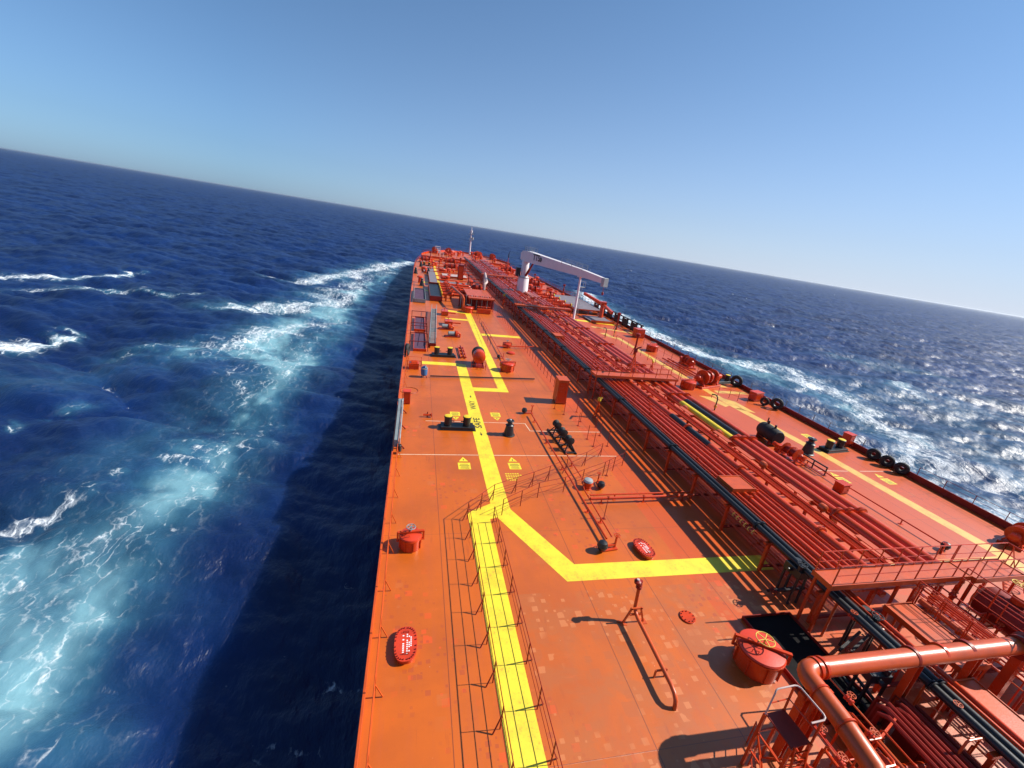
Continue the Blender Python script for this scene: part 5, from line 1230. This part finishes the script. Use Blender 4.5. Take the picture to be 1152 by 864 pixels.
for k in range(22):
    y = 199+rv.random()*30; hw = half(y, FC)-2.5; x = XC+rv.uniform(-hw, hw); dup(V0, (x, y, FC), 0, None, None, rv.uniform(.9, 1.8))
HG = 'round red tank hatches on the foredeck'; h0 = hatch((7.6, 126, 0), .9, 1.0, 'round red tank hatch on the distant foredeck'); h0['group'] = HG
for (x, y) in ((2.2, 147), (8.5, 146), (13.8, 143), (6.2, 168), (34.5, 122), (38.8, 126), (36, 156), (31.8, 140), (38.5, 63), (14.2, 166)): dup(h0, (x, y, 0), rv.random()*3)
railing('dark red railing round the bow on the port side', 'railing', [(*q, FC+.7) for q in pl([(XC-max(0, half(y, FC)-.3), y) for y in (197, 205, 212, 218, 224, 229, 233, 236, 238)], 12)], 1.0, 2.5, 'darkred', (1., .5), .03, None, .08)
railing('dark red railing round the bow on the starboard side', 'railing', [(*q, FC+.7) for q in pl([(XC+max(0, half(y, FC)-.3), y) for y in (197, 205, 212, 218, 224, 229, 233, 236, 238)], 12)], 1.0, 2.5, 'darkred', (1., .5), .03, None, .08)
for k, y in enumerate((123, 131, 142, 151, 159, 170, 181, 190)):
    pipe('thin red pipe crossing the port foredeck to the rack, %s forward of the manifold' % ('first', 'second', 'third', 'fourth', 'fifth', 'sixth', 'seventh', 'eighth')[k], [(3+k % 3, y, .6), (18.6, y+1, .6)], .14, 'red', 8)
    pipe('thin red pipe crossing the starboard foredeck to the rack, %s forward of the crane' % ('first', 'second', 'third', 'fourth', 'fifth', 'sixth', 'seventh', 'eighth')[k], [(28.8, y, .6), (39-(k % 3), y+1, .6)], .14, 'red', 8)
railing('long red railing beside the rack on the port foredeck', 'railing', [(15.8, 105), (15.8, 150)], 1.1, 2.2, 'darkred', (1., .5), .025, None, .07)
railing('farther red railing beside the rack on the port foredeck', 'railing', [(15.8, 152), (15.8, 194)], 1.1, 2.2, 'darkred', (1., .5), .025, None, .07)
railing('red railing across the deck at the forecastle step', 'railing', [(3, 195.8, FC), (39, 195.8, FC)], 1.1, 2.2, 'darkred', (1., .5), .025, None, .07)
SP = 'red standing pipes on the foredeck'; sp0 = None
for (x, y, h) in ((13.5, 118, 3), (7, 150, 3.4), (15.5, 148, 4), (33, 126, 3), (37.5, 140, 3.6), (16, 172, 3.5), (9.5, 184, 4), (30.5, 184, 4), (35, 178, 3), (5, 186, 3), (40.5, 118, 3.2), (33.8, 60, 2.4), (38.9, 78, 2.6), (31.2, 100, 3.4)):
    if sp0 is None:
        sp0 = thing('vent_riser', 'red tank vent riser standing on the distant deck', 'vent pipe', (x, y, 0), 0, SP); MB().tube([(0, 0, 0), (0, 0, 3)], .14, 10).build('riser', M['darkred'], sp0); MB().lathe([(.15, 2.9), (.36, 2.95), (.36, 3.3), (.15, 3.4)], n=14).build('vent_head', M['darkred'], sp0); MB().bar((-.6, 0, 0), (0, 0, 1.6), .08).build('brace', M['red'], sp0)
    else: dup(sp0, (x, y, 0))
marking('walkway_marking', [[(5.5, 114), (6.3, 114), (6.35, 160), (6.7, 194), (5.3, 194), (5.55, 160)], [(.4, 104), (3.2, 104), (3.2, 106), (.4, 106)], [(1.5, 118), (3.1, 118), (3.1, 120), (1.5, 120)], [(35, 142), (38, 142), (38, 144), (35, 144)], [(30, 86), (41.5, 83), (41.5, 81.5), (30, 84.3)]], M['markyellow'], .006)
plat('violet plated foredeck platform beside the forward yellow line', 2.0, 5.2, 140, 156, .45, 'greygrate', rails=False)
plat('pink plated foredeck platform right of the forward yellow line', 7.5, 15, 134, 140, .45, 'glassfibre', rails=False)
plat('pink plated platform on the starboard foredeck', 32, 39, 144, 153, .45, 'glassfibre', rails=False)

# ------------------------------------------------------------------ roll the ship on the swell
bpy.context.view_layer.update()
for o in list(scene.objects):
    if o.parent is None and o.type != 'LIGHT' and o.name not in ('sea', 'haze'):
        o.matrix_world = ROLL @ o.matrix_world
